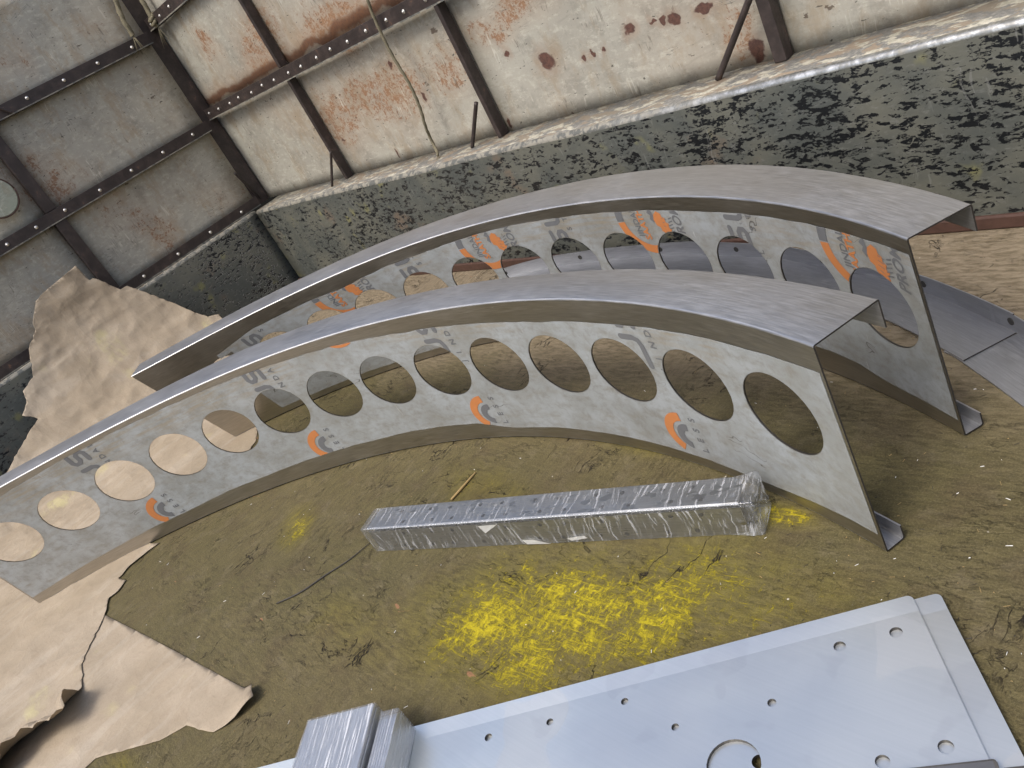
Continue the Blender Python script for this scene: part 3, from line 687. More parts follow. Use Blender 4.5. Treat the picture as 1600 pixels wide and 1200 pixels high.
def make_beam(label, arch, L, holes, ft, fb, width, film_range, prints, seed):
    root = tag(empty('arched_beam', tuple(arch.P(L / 2, 0, 0))), label, 'steel beam', 'perforated arched beams')
    inv = -Vector(root.location)
    def bend(bm, n, wr=0.):
        for v in bm.verts:
            s_, z_ = v.co.x, v.co.z
            dn = wr * (mn.noise(Vector((s_ * 9, z_ * 9, seed))) ) if wr else 0
            v.co = arch.P(s_, n - abs(dn), z_) + inv
    rc = .005; H = .6; th = .004
    hr = .118
    # web
    bm = bmesh.new(); flat_holed(bm, 0, L, rc, H - rc, [(h, .345) for h in holes], hr, .1385)
    uvset(bm, lambda v: (v.co.x, v.co.z))
    L_ = bm.loops.layers.uv.verify()
    front = bm.faces[:]; back = bmesh.ops.duplicate(bm, geom=bm.verts[:] + bm.edges[:] + bm.faces[:])
    bv = set(g for g in back['geom'] if isinstance(g, bmesh.types.BMVert))
    vm = back['vert_map']
    be = [e for e in bm.edges if len(e.link_faces) == 1 and e.verts[0] not in bv and e.verts[1] not in bv]
    for e in be:
        a, b = e.verts
        f = bm.faces.new((a, b, vm[b], vm[a])); f.material_index = 1
    nn = {}
    for v in bm.verts: nn[v] = th if v in bv else 0.
    for v in bm.verts: v.co = arch.P(v.co.x, nn[v], v.co.z) + inv
    for f in bm.faces: f.smooth = f.material_index == 0
    obj('web', bm, [M['strip'], M['cut']], root).data.set_sharp_from_angle(angle=R(35))
    # flanges: swept sections (n, z)
    def sweep(name, prof, mat, wfun=None, ext=0.):
        bm = bmesh.new(); N = 90; rings = []; uvl = {}
        for i in range(N + 1):
            s_ = L * i / N; ring = []; acc = 0; pp = None
            for (n_, z_) in prof:
                k = wfun(s_) if wfun else 1.
                q = (n_ * k if n_ > .02 else n_, z_)
                if n_ > .02 and wfun: q = (k - (WREF - n_), z_)
                if pp: acc += math.hypot(q[0] - pp[0], q[1] - pp[1])
                pp = q
                v = bm.verts.new(arch.P(s_, q[0], q[1]) + inv); uvl[v] = (s_, acc); ring.append(v)
            rings.append(ring)
        m = len(prof)
        for A_, B_ in zip(rings, rings[1:]):
            for k in range(m): bm.faces.new((A_[k], A_[(k + 1) % m], B_[(k + 1) % m], B_[k]))
        e0 = bm.faces.new(rings[0]); e1 = bm.faces.new(rings[-1][::-1]); e0.material_index = e1.material_index = 1
        uvset(bm, lambda v: uvl[v])
        o = obj(name, bm, [mat, M['cut']], root)
        for p in o.data.polygons: p.use_smooth = True
        o.data.set_sharp_from_angle(angle=R(35)); return o
    WREF = .17
    lip = .07
    outer = [(0, H - rc)] + [(rc - rc * math.cos(R(a)), H - rc + rc * math.sin(R(a))) for a in (30, 60, 90)]
    outer += [(WREF - rc, H)] + [(WREF - rc + rc * math.sin(R(a)), H - rc + rc * math.cos(R(a))) for a in (30, 60, 90)] + [(WREF, H - lip), (WREF - th, H - lip), (WREF - th, H - rc), (WREF - rc, H - th), (rc, H - th), (th, H - rc)]
    sweep('top_flange', outer, M['brushed'], width)
    WREF = .057
    bot = [(0, rc)] + [(rc - rc * math.cos(R(a)), rc - rc * math.sin(R(a))) for a in (30, 60, 90)] + [(.057 - .006, 0), (.057 - .002, .002), (.057, .006), (.057, .042), (.053, .042), (.053, .008), (.05, th), (rc, th), (th, rc)]
    sweep('bottom_flange', bot, M['dark'])
    # protective film with uneven torn borders
    zt = lambda s_: float(np.interp(s_, *zip(*ft))) + wob(s_, seed)
    zb = lambda s_: float(np.interp(s_, *zip(*fb))) + wob(s_, seed + 7, .004)
    bm = bmesh.new(); hh = [(h, .345) for h in holes if film_range[0] + .13 < h < film_range[1] - .1]
    part_h = [(h, .345) for h in holes if not (film_range[0] + .13 < h < film_range[1] - .1)]
    flat_holed(bm, film_range[0], film_range[1], 0, 0, hh, hr + .0015, .138, ztop=zt, zbot=zb)
    for hs, hz in part_h:
        bmesh.ops.delete(bm, geom=[f for f in bm.faces if (f.calc_center_median() - Vector((hs, 0, hz))).length < hr + .012], context='FACES')
    uvset(bm, lambda v: (v.co.x + seed * 3.1, v.co.z)); bend(bm, -.0008)
    film = obj('protective_film', bm, M['film'], root, smooth=True)
    allh = [(h, .345) for h in holes]
    for nm, mat, build in prints:
        bm = bmesh.new(); build(bm); clip2(bm, allh, hr + .002, zb, zt)
        if not bm.faces: bm.free(); continue
        bend(bm, -.0019)
        obj(nm, bm, M[mat], film)
    return root

# the printing on the film, built in the (s, z) plane of the web; it runs bottom to top
def column(txt, s, z0, pitch, size, bold=.0006):
    def b(bm):
        for i, ch in enumerate(txt):
            if ch != ' ': merge(bm, text_bm(ch, size, bold=bold), (s, z0 + i * pitch))
    return b
def line(txt, s, z0, size, bold=.0, shear=0.):
    return lambda bm: merge(bm, text_bm(txt, size, bold=bold, shear=shear), (s, z0))
def big_jsl(s, z0, k=1.):
    """big rounded J S L read bottom to top; s is the baseline side, letters stand to the left"""
    def b(bm):
        w = .021 * k; h = .085 * k
        def T(x, y): return (s - y, z0 + x)
        def cap(pts):
            stroke2(bm, [T(*p) for p in pts], w)
            for p in (pts[0], pts[-1]):
                q = T(*p); prev = None
                poly2(bm, [(q[0] + w / 2 * math.cos(a), q[1] + w / 2 * math.sin(a)) for a in [2 * math.pi * i / 12 for i in range(12)]])
        # J
        cap([(-.02 * k, .012 * k), (.055 * k, .012 * k), (.075 * k, .02 * k), (.083 * k, .038 * k), (.083 * k, h)])
        # S
        cap([(.125 * k, .012 * k), (.165 * k, .012 * k), (.178 * k, .022 * k), (.178 * k, .04 * k), (.165 * k, .05 * k), (.138 * k, .05 * k), (.125 * k, .062 * k), (.125 * k, .078 * k), (.138 * k, .088 * k), (.18 * k, .088 * k)])
        # L
        cap([(.22 * k, .088 * k), (.22 * k, .03 * k), (.228 * k, .014 * k), (.245 * k, .012 * k), (.29 * k, .012 * k)])
    return b
def beam1_prints():
    P = []
    for c in (.80, 1.685, 2.54, 3.43):
        P.append(('printed_emblem', 'orange', lambda bm, c=c: arc2(bm, (c, .128), .052, .084, 92, 238)))
        P.append(('printed_emblem', 'ink', lambda bm, c=c: arc2(bm, (c + .008, .122), .022, .048, 85, 262)))
        P.append(('printed_lettering', 'ink', column('LESS', c + .058, .072, .039, .034)))
    for c in (.76, 1.665, 2.545, 3.43):
        P.append(('printed_lettering', 'ink', big_jsl(c - .002, .40, .95)))
        P.append(('printed_lettering', 'ink', column('JINDAL ', c + .045, .372, .0385, .034)))
    for c in (.36, 1.2, 2.06, 2.95):
        if c == 2.06: P.append(('printed_emblem', 'orange', lambda bm, c=c: arc2(bm, (c + .02, .64), .06, .105, 200, 340)))
    return P
def hands(c):
    def orange(bm):
        poly2(bm, [(c - .03, .512), (c - .022, .532), (c - .004, .545), (c + .012, .536), (c + .014, .522), (c + .026, .516), (c + .022, .503), (c + .034, .496), (c + .028, .482), (c + .038, .474), (c + .03, .46), (c + .034, .45), (c + .016, .442), (c + .002, .458), (c - .01, .466), (c - .012, .482), (c - .026, .49)])
    def grey(bm):
        poly2(bm, [(c - .05, .54), (c - .03, .56), (c - .024, .53), (c - .026, .52), (c - .034, .50), (c - .046, .515), (c - .038, .53)])
        for k in range(5): stroke2(bm, [(c + .024 + .004 * k, .462 + .013 * k), (c + .05 + .002 * k, .468 + .013 * k)], .004)
    def lines(bm):
        for k in range(4): stroke2(bm, [(c + .0 + .003 * k, .475 + .014 * k), (c + .02 + .004 * k, .466 + .015 * k)], .0022)
    return orange, grey, lines
def beam2_prints():
    P = []
    for c in (1.095, 1.925, 2.795, 3.71):
        P.append(('printed_ring', 'orange', lambda bm, c=c: arc2(bm, (c, .512), .104, .137, 183, 292)))
        P.append(('printed_ring', 'ink', lambda bm, c=c: arc2(bm, (c, .512), .104, .137, 140, 181)))
        P.append(('printed_lettering', 'ink', line('JINDAL', c - .035, .446, .036, .0004)))
        P.append(('printed_lettering', 'orange', line('SAATHI', c - .004, .432, .040, .0012)))
        o, g, l = hands(c + .075)
        P.append(('printed_handshake', 'orange', o)); P.append(('printed_handshake', 'ink', g))
        P.append(('printed_handshake', 'ink', l))
        P.append(('printed_lettering', 'ink', line('PROMISE', c + .172, .43, .05, .0012, .2)))
    for c in (.62, 1.53, 2.375, 3.268):
        P.append(('printed_lettering', 'ink', big_jsl(c, .33, .92)))
        P.append(('printed_lettering', 'ink', column('INDAL STAINLESS', c + .036, .25, .0405, .034)))
    return P

KB1 = [-.00628, .03655, -.26716, .7992, .00481]; KT1 = [-.00502, .04382, -.14071, -.01329, .71121, -.09229]
KB2 = [-.00662, .0433, -.30617, .78187, .18281]; KT2 = [-.00802, .06622, -.19032, -.02484, .79379, -.04806]
A1 = Arch((-4.252, -.179), (-.836, 1.182), KB1, KT1); A2 = Arch((-4.248, .835), (-.786, 1.592), KB2, KT2)
h1 = [.183, .478, .772, 1.055, 1.333, 1.611, 1.888, 2.165, 2.441, 2.72, 2.999, 3.283, 3.573, 3.867]
h2 = [.19, .455, .735, 1.005, 1.27, 1.53, 1.79, 2.06, 2.325, 2.605, 2.895, 3.19, 3.475, 3.745]
def even(h, gap=.2785):
    h = list(h)
    for i in range(1, len(h)):
        if h[i] - h[i - 1] < gap: h[i] = h[i - 1] + gap
    return h
h1 = even(h1)
h2 = [3.75 - .2815 * k for k in range(13)][::-1]
w1 = lambda s: float(np.interp(s, [0, .5, 1.0, 1.5, 2.0, 2.5, 3.0, 3.6, 4.1], [.17, .15, .172, .195, .18, .157, .145, .16, .172]))
w2 = lambda s: float(np.interp(s, [0, .5, 1.0, 1.5, 2.0, 2.5, 3.0, 3.6, 4.1], [.15, .19, .2, .2, .2, .205, .195, .165, .15]))
make_beam('front arched steel beam right behind the long wrapped bundle, small orange arcs printed', A1, 4.062, h1,
          [(0, .56), (.9, .575), (1.4, .568), (2, .552), (2.3, .54), (3, .515), (3.6, .522), (4.1, .53)], [(0, .05), (.3, .063), (.9, .07), (1.7, .081), (2.3, .083), (2.45, .078), (2.6, .05), (2.85, .052), (3.4, .044), (3.64, .031), (3.9, .05), (4.1, .058)],
          w1, (.006, 4.054), beam1_prints(), 1)
make_beam('rear arched steel beam with orange rings and handshake marks printed on its film', A2, 3.925, h2,
          [(0, .46), (.3, .48), (.4, .49), (.62, .525), (.9, .53), (1.12, .525), (1.47, .541), (2, .556), (2.5, .553), (3, .545), (3.6, .552), (4, .557)], [(0, .04), (1, .035), (3.2, .08), (3.4, .095), (3.55, .09), (3.67, .061), (4, .051)],
          w2, (.34, 3.918), beam2_prints(), 4)

# ------------------------------------------------------------------ curved channels lying against the wall
op = [(-3.44, 2.46), (-3.18, 2.548), (-2.83, 2.588), (-2.6, 2.594), (-2.3, 2.588), (-2.146, 2.568), (-1.785, 2.499), (-1.563, 2.42), (-1.30, 2.325), (-1.109, 2.228), (-.934, 2.118), (-.793, 2.019), (-.5, 1.76), (-.2, 1.42), (.0, 1.12)]
def tray(label, pts, z0, wid=.165, holes=(), tilt=0.):
    P = catmull([(x, y, 0) for x, y in pts], 8)
    root = tag(empty('curved_channel', (P[len(P) // 2].x, P[len(P) // 2].y, z0)), label, 'steel channel', 'curved channels against the side wall')
    inv = -Vector(root.location)
    fr = []; acc = 0
    for i, p in enumerate(P):
        t = (P[min(i + 1, len(P) - 1)] - P[max(i - 1, 0)]).normalized(); nn = Vector((t.y, -t.x, 0))
        if i: acc += (p - P[i - 1]).length
        fr.append((p, nn, acc))
    def sw(name, prof, mat):
        bm = bmesh.new(); rings = []; uvl = {}
        for p, nn, s_ in fr:
            ring = []; a = 0; pp = None
            for d, z in prof:
                if pp: a += math.hypot(d - pp[0], z - pp[1])
                pp = (d, z); v = bm.verts.new(p + nn * d + Vector((0, 0, z0 + z)) + inv); uvl[v] = (s_, a); ring.append(v)
            rings.append(ring)
        m = len(prof)
        for A_, B_ in zip(rings, rings[1:]):
            for k in range(m): bm.faces.new((A_[k], A_[(k + 1) % m], B_[(k + 1) % m], B_[k]))
        bm.faces.new(rings[0]).material_index = 1; bm.faces.new(rings[-1][::-1]).material_index = 1
        uvset(bm, lambda v: uvl[v]); o = obj(name, bm, [mat, M['cut']], root, smooth=True); o.data.set_sharp_from_angle(angle=R(35)); return o
    sw('base', [(.004, 0), (wid, 0), (wid, .005), (.008, .005), (.004, .004)], M['dark'])
    lip = sw('lip', [(0, .001), (.004, .001), (.004, .066), (0, .066)], M['dark'])
    for hs in holes:
        j = min(range(len(fr)), key=lambda i: abs(fr[i][2] - hs)); p, nn, _ = fr[j]
        q = p + nn * .0048 + Vector((0, 0, z0 + .036)) + inv
        bm = bmesh.new(); bmesh.ops.create_cone(bm, cap_ends=True, segments=20, radius1=.0115, radius2=.0115, depth=.0025)
        ob = obj('bolt_hole', bm, M['hole'], lip); ob.location = q; ob.rotation_euler = nn.to_track_quat('Z', 'Y').to_euler()
    return root
ta = op[:12]
tray('long dark grey curved channel lying behind the rear beam along the wall', ta, .006, holes=(.05, .55, 1.05, 1.5, 1.95, 2.4, 2.78))
tray('short dark grey curved channel end tucked under the long one at right', [(-.87, 2.072)] + op[11:], .0012, .168)

# ------------------------------------------------------------------ paper sheets
def seg_profile(prof):
    P = [np.array(p, float) for p in prof]; L = [0.]
    for a, b in zip(P, P[1:]): L.append(L[-1] + np.linalg.norm(b - a))
    return P, L
def hit_profile(u, v, prof):
    """pixel ray against a surface that is a (x,z) profile extended along y -> (length along profile, y)"""
    P, L = seg_profile(prof); d = ray(u, v); best = None
    for (a, b, l0, l1) in zip(P, P[1:], L, L[1:]):
        e = b - a; Mx = np.array([[d[0], -e[0]], [d[2], -e[1]]]); r = a - np.array([CAM[0], CAM[2]])
        try: t, k = np.linalg.solve(Mx, r)
        except np.linalg.LinAlgError: continue
        if -1e-6 <= k <= 1 + 1e-6 and t > 0 and (best is None or t < best[0]): best = (t, l0 + k * (l1 - l0), CAM[1] + t * d[1])
    return (best[1], best[2]) if best else None
def sheet(name, label, px, prof, zfun=None, amp=.004, jag=.006, seed=0, mat='paper', base=.004, straight=()):
    P, L = seg_profile(prof)
    pts = []
    for q in px:
        if len(q) == 3 and q[2] == 'w': pts.append((q[0], q[1]))
        else:
            h = hit_profile(q[0], q[1], prof); pts.append(h)
    dense = []
    for i, (a, b) in enumerate(zip(pts, pts[1:] + pts[:1])):
        n = max(1, int(math.hypot(a[0] - b[0], a[1] - b[1]) / .02)); dx, dy = b[0] - a[0], b[1] - a[1]; l = math.hypot(dx, dy) + 1e-9
        for k in range(n):
            t = k / n; x, y = a[0] + dx * t, a[1] + dy * t
            w = (jag * (mn.noise(Vector((x * 30, y * 30, seed))) + .8 * mn.noise(Vector((x * 90, y * 90, seed)))) * min(1, 4 * t, 4 * (1 - t) + .2)) if i not in straight else 0
            dense.append((x - dy / l * w, y + dx / l * w))
    bm = bmesh.new(); vs = [bm.verts.new((x, y, 0)) for x, y in dense]
    es = [bm.edges.new((vs[i], vs[(i + 1) % len(vs)])) for i in range(len(vs))]
    bmesh.ops.triangle_fill(bm, use_beauty=True, edges=es)
    xs = [p[0] for p in dense]; ys = [p[1] for p in dense]
    for ax, lo, hi in ((0, min(xs), max(xs)), (1, min(ys), max(ys))):
        s_ = lo + .025
        while s_ < hi:
            co = [0, 0, 0]; no = [0, 0, 0]; co[ax] = s_; no[ax] = 1
            bmesh.ops.bisect_plane(bm, geom=bm.verts[:] + bm.edges[:] + bm.faces[:], plane_co=co, plane_no=no); s_ += .025
    bm.normal_update()
    c = Vector((0, 0, 0))
    for v in bm.verts:
        l, y = v.co.x, v.co.y
        k = max(0, min(len(L) - 2, next((i for i in range(len(L) - 1) if L[i + 1] >= l), len(L) - 2)))
        t = (l - L[k]) / (L[k + 1] - L[k]); q = P[k] * (1 - t) + P[k + 1] * t; e = (P[k + 1] - P[k]) / (L[k + 1] - L[k]); nrm = np.array([e[1], -e[0]]);
        if nrm[1] < 0 or (abs(nrm[1]) < 1e-6 and nrm[0] < 0): nrm = -nrm
        h = base + (zfun(q[0], y) if zfun else 0)
        A_ = amp(q[0], y, q[1]) if callable(amp) else amp
        r1 = 1 - abs(mn.noise(Vector((l * 5, y * 5, seed)))) * 2; r2 = 1 - abs(mn.noise(Vector((l * 12, y * 12, seed + 3)))) * 2
        h += A_ * (max(0, r1) * 1.0 + max(0, r2) * .5 + .35 * abs(mn.noise(Vector((l * 30, y * 30, 1)))))
        v.co = Vector((q[0] + nrm[0] * h, y, q[1] + nrm[1] * h)); c += v.co
    c /= max(1, len(bm.verts)); c.z = 0
    for v in bm.verts: v.co -= c
    o = obj(name, bm, M[mat], None, smooth=True); o.location = c
    s = o.modifiers.new('thickness', 'SOLIDIFY'); s.thickness = .0008; s.offset = 1
    return tag(o, label, 'paper')
flat = [(3, 0), (-6.1, 0)]
# upper sheet: over the floor, then up against the bulkhead
profA = [(-2.0, 0), (-5.2, 0), (-5.45, .03), (-5.65, .11), (-5.80, .23), (-5.92, .40), (-6.02, .60), (-6.06, .75), (-6.09, .95), (-6.10, 1.4)]
pxA = [(118, 415), (140, 438), (150, 436), (188, 453), (198, 447), (240, 462), (270, 474), (305, 490), (325, 496), (342, 492), (420, 560), (400, 690), (385, 715), (330, 742), (260, 800), (180, 850), (60, 895), (-60, 920), (-90, 770),
       (0, 752), (14, 735), (38, 690), (60, 655), (35, 650), (42, 630), (36, 612), (52, 590), (45, 545), (55, 515), (51, 505), (56, 470), (70, 455)]
sheet('paper_sheet', 'large crumpled brown kraft paper propped up against the bulkhead behind both beams', pxA, profA,
      amp=lambda x, y, z: .004 if x > -4.9 else .010, jag=.008, seed=2, base=.001, straight=(0, 31))
def lift(pts):
    def f(x, y):
        return sum(h * math.exp(-((x - a) ** 2 + (y - b) ** 2) / (r * r)) for a, b, r, h in pts)
    return f
D = [fl(*q) for q in [(400, 1095), (12, 1175), (60, 1130), (120, 1040), (100, 1100)]]
sheet('paper_sheet', 'lower brown kraft paper with one straight edge and a curled corner lying on the floor', [(150, 940), (165, 962), (240, 1000), (330, 1048), (388, 1080), (400, 1076), (406, 1098), (372, 1125), (335, 1145), (318, 1142), (292, 1134), (250, 1158), (222, 1166), (170, 1180), (150, 1186), (130, 1205), (60, 1300), (-200, 1300), (-150, 1000)],
      flat, zfun=lift([(D[0][0], D[0][1], .07, .035)]), amp=.002, jag=.004, seed=5, base=.002, straight=(1, 2, 3))
zc = .11
pc = [(250, 850), (238, 858), (226, 868), (205, 885), (186, 905), (198, 908), (186, 925), (172, 936), (168, 955), (155, 985), (140, 1008), (124, 1034), (118, 1060), (108, 1090), (88, 1118), (60, 1130), (35, 1140), (12, 1170), (14, 1195), (0, 1230), (-300, 1300), (-300, 900), (60, 850)]
def lz(u, v):
    # how high the torn edge stands off the floor along the picture of the tear
    return zc * math.exp(-((v - 1130) / 75.) ** 2) if u < 200 else 0
pcw = []
for u, v in pc:
    p = fl(u, v, lz(u, v)) if u > -100 else fl(u, v); pcw.append((3 - float(p[0]), float(p[1]), 'w'))
cl = [fl(q[0], q[1], lz(*q)) for q in [(108, 1090), (88, 1118), (60, 1130), (35, 1140), (12, 1170)]]
sheet('paper_sheet', 'torn brown kraft paper under the front beam end with lifted ragged edge', pcw, flat,
      zfun=lambda x, y: zc * max(math.exp(-((x - p[0]) ** 2 + (y - p[1]) ** 2) / (.085 ** 2)) for p in cl), amp=.003, jag=.007, seed=9, base=.005)

# ------------------------------------------------------------------ bottom-right plates
pa = fl(1425, 931, .03)[:2]; pb = fl(646, 1137, .03)[:2]; pr = fl(1551, 1186, .03)[:2]
dx_ = Vector((pb[0] - pa[0], pb[1] - pa[1])).normalized(); dy_ = Vector((-dx_.y, dx_.x))
if dy_.dot(Vector((pr[0] - pa[0], pr[1] - pa[1]))) < 0: dy_ = -dy_
AO = Vector(pa)
def pc2(u, v, z):
    p = fl(u, v, z); q = Vector((p[0], p[1])) - AO; return (q.dot(dx_), q.dot(dy_))
def holed_plate(name, outline, holes, thick, ztop, mat, bendv=None, bendz=0., parent=None, root=None):
    """plate in its own (a, b) frame: a along the long edge, b across it"""
    bm = bmesh.new(); es = []
    def loop(pts):
        vs = [bm.verts.new((p[0], p[1], 0)) for p in pts]
        for i in range(len(vs)): es.append(bm.edges.new((vs[i], vs[(i + 1) % len(vs)])))
    loop(outline)
    for a, b, r in holes: loop([(a + r * math.cos(t), b + r * math.sin(t)) for t in [2 * math.pi * i / 28 for i in range(28)]])
    bmesh.ops.triangle_fill(bm, use_beauty=True, edges=es)
    # drop faces inside holes if the fill made any
    bmesh.ops.delete(bm, geom=[f for f in bm.faces if any(math.hypot(f.calc_center_median().x - a, f.calc_center_median().y - b) < r * .8 for a, b, r in holes)], context='FACES')
    if bendv is not None:
        bmesh.ops.bisect_plane(bm, geom=bm.verts[:] + bm.edges[:] + bm.faces[:], plane_co=(0, bendv, 0), plane_no=(0, 1, 0))
    bmesh.ops.recalc_face_normals(bm, faces=bm.faces[:])
    if sum(f.normal.z for f in bm.faces) < 0: bmesh.ops.reverse_faces(bm, faces=bm.faces[:])
    dup = bmesh.ops.duplicate(bm, geom=bm.verts[:] + bm.edges[:] + bm.faces[:]); vm = dup['vert_map']
    low = set(g for g in dup['geom'] if isinstance(g, bmesh.types.BMVert))
    for e in [e for e in bm.edges if len(e.link_faces) == 1 and e.verts[0] not in low and e.verts[1] not in low]:
        a, b = e.verts; bm.faces.new((a, b, vm[b], vm[a])).material_index = 1
    for v in bm.verts:
        a, b = v.co.x, v.co.y; z = ztop - (thick if v in low else 0)
        if bendv is not None and b < bendv: z += (bendv - b) * bendz
        w = AO + dx_ * a + dy_ * b; v.co = Vector((w.x, w.y, z)) - Vector((AO.x, AO.y, 0))
    bmesh.ops.recalc_face_normals(bm, faces=bm.faces[:])
    return obj(name, bm, [mat, M['cut']], root)
def rounded(a0, b0, a1, b1, r, n=6):
    out = []
    for cx, cy, s in ((a0 + r, b0 + r, 180), (a1 - r, b0 + r, 270), (a1 - r, b1 - r, 0), (a0 + r, b1 - r, 90)):
        for k in range(n + 1):
            t = R(s + 90 * k / n); out.append((cx + r * math.cos(t), cy + r * math.sin(t)))
    return out
zt1, zt2 = .030, .0215
bend = pc2(1080, 1046, zt1)[1]
H1 = []
for (u, v, rp) in [(1312, 1010, .0125), (1400, 988, .0128), (1206, 1098, .0092), (1055, 1136, .0085), (976, 1096, .0088), (859, 1128, .0088), (763, 1152, .0098), (1478, 1167, .0135), (1379, 1190, .0132)]:
    a, b = pc2(u, v, zt1); H1.append((a, b, rp))
a, b = pc2(1146, 1195, zt1); H1.append((a, b, .0545))
p1 = tag(empty('steel_plate', (AO.x, AO.y, 0)), 'large blue-grey steel plate with bolt holes and one big round opening', 'metal plate')
holed_plate('plate_body', rounded(0, 0, 1.95, .62, .012), H1, .008, zt1, M['plate'], bend, .10, root=p1)
q = pc2(1469, 928, zt2); a, b = pc2(1186, 1190, zt2)
p2 = tag(empty('steel_plate', (AO.x, AO.y, 0)), 'lower blue-grey steel plate showing as a strip beside the big holed plate', 'metal plate')
H2 = [(a, b, .0145)]
holed_plate('plate_body', rounded(q[0], q[1], q[0] + 1.95, q[1] + .62, .012), H2, .008, zt2, M['plate'], q[1] + bend, .10, root=p2)
# bars lying on the plate corner at the bottom edge
def flatbar(label, u0, v0, u1, v1, z, w, h):
    a = fl(u0, v0, z); b = fl(u1, v1, z); d = Vector((b[0] - a[0], b[1] - a[1], 0)); L = d.length
    bm = bmesh.new(); box(bm, (0, -w, 0), (L, 0, h))
    o = obj('steel_bar', bm, M['bar'], None, bevel=.006); o.location = (a[0], a[1], z - h + .0005); o.rotation_euler.z = math.atan2(d.y, d.x)
    return tag(o, label, 'steel bar')
flatbar('dark steel bar with rounded end lying on the holed plate at the bottom edge', 1300, 1211, 1556, 1183, zt1 + .016, .05, .014)
flatbar('short pale steel bar at the bottom right corner beside the dark rounded bar', 1562, 1198, 1680, 1186, zt1 + .005, .05, .012)

# ------------------------------------------------------------------ wrapped bundles
def shell_box(bm, x0, x1, y0, y1, z0, z1, r, nx=60, seed=0, amp=.002, endbulge=0.):
    """rounded sleeve round the x axis, closed at both ends; uv = (x, girth)"""
    prof = []
    for cy, cz, s in ((y0 + r, z1 - r, 180), (y1 - r, z1 - r, 90), (y1 - r, z0 + r, 0), (y0 + r, z0 + r, -90)):
        for k in range(4):
            t = R(s - 90 * k / 3); prof.append((cy + r * math.cos(t), cz + r * math.sin(t)))
    dense = []
    for a, b in zip(prof, prof[1:] + prof[:1]):
        n = max(1, int(math.hypot(a[0] - b[0], a[1] - b[1]) / .008))
        for k in range(n): dense.append((a[0] + (b[0] - a[0]) * k / n, a[1] + (b[1] - a[1]) * k / n))
    L = bm.loops.layers.uv.verify(); rings = []; g = [0]
    for a, b in zip(dense, dense[1:]): g.append(g[-1] + math.hypot(a[0] - b[0], a[1] - b[1]))
    cy, cz = (y0 + y1) / 2, (z0 + z1) / 2; info = {}
    xs = [x0 + (x1 - x0) * i / nx for i in range(nx + 1)]
    steps = [(x0 - .004, .5), (x0 - .001, .96)] + [(x, 1.) for x in xs] + [(x1 + .006 + .012 * endbulge, 1.), (x1 + .009 + .016 * endbulge, .94), (x1 + .01 + .018 * endbulge, .7), (x1 + .008 + .012 * endbulge, .35)]
    for x, k in steps:
        ring = []
        for i, (y, z) in enumerate(dense):
            near = max(0., 1 - (x1 - x) / .12) * endbulge
            nz = amp * (1 + 4 * near) * (mn.noise(Vector((x * 22, y * 40, z * 40 + seed))) + .6 * mn.noise(Vector((x * 60, y * 90, z * 90 + seed))))
            rr = Vector((y - cy, z - cz)); l = rr.length + 1e-6; sw_ = endbulge * max(0., 1 - (x1 + .03 - x) / .10) * (.05 + .16 * max(0, mn.noise(Vector((x * 14, y * 16, z * 16 + seed + 4))))) if endbulge else 0; q = rr * k * (1 + nz / l + sw_)
            zz = cz + q.y
            v = bm.verts.new((x, cy + q.x, max(z0 + .0005, zz))); info[v] = (x, g[i]); ring.append(v)
        rings.append(ring)
    for A_, B_ in zip(rings, rings[1:]):
        n = len(A_)
        for k in range(n): bm.faces.new((A_[k], A_[(k + 1) % n], B_[(k + 1) % n], B_[k]))
    bm.faces.new(rings[0]); bm.faces.new(rings[-1][::-1])
    for f in bm.faces:
        f.smooth = True
        for l in f.loops: l[L].uv = info[l.vert]

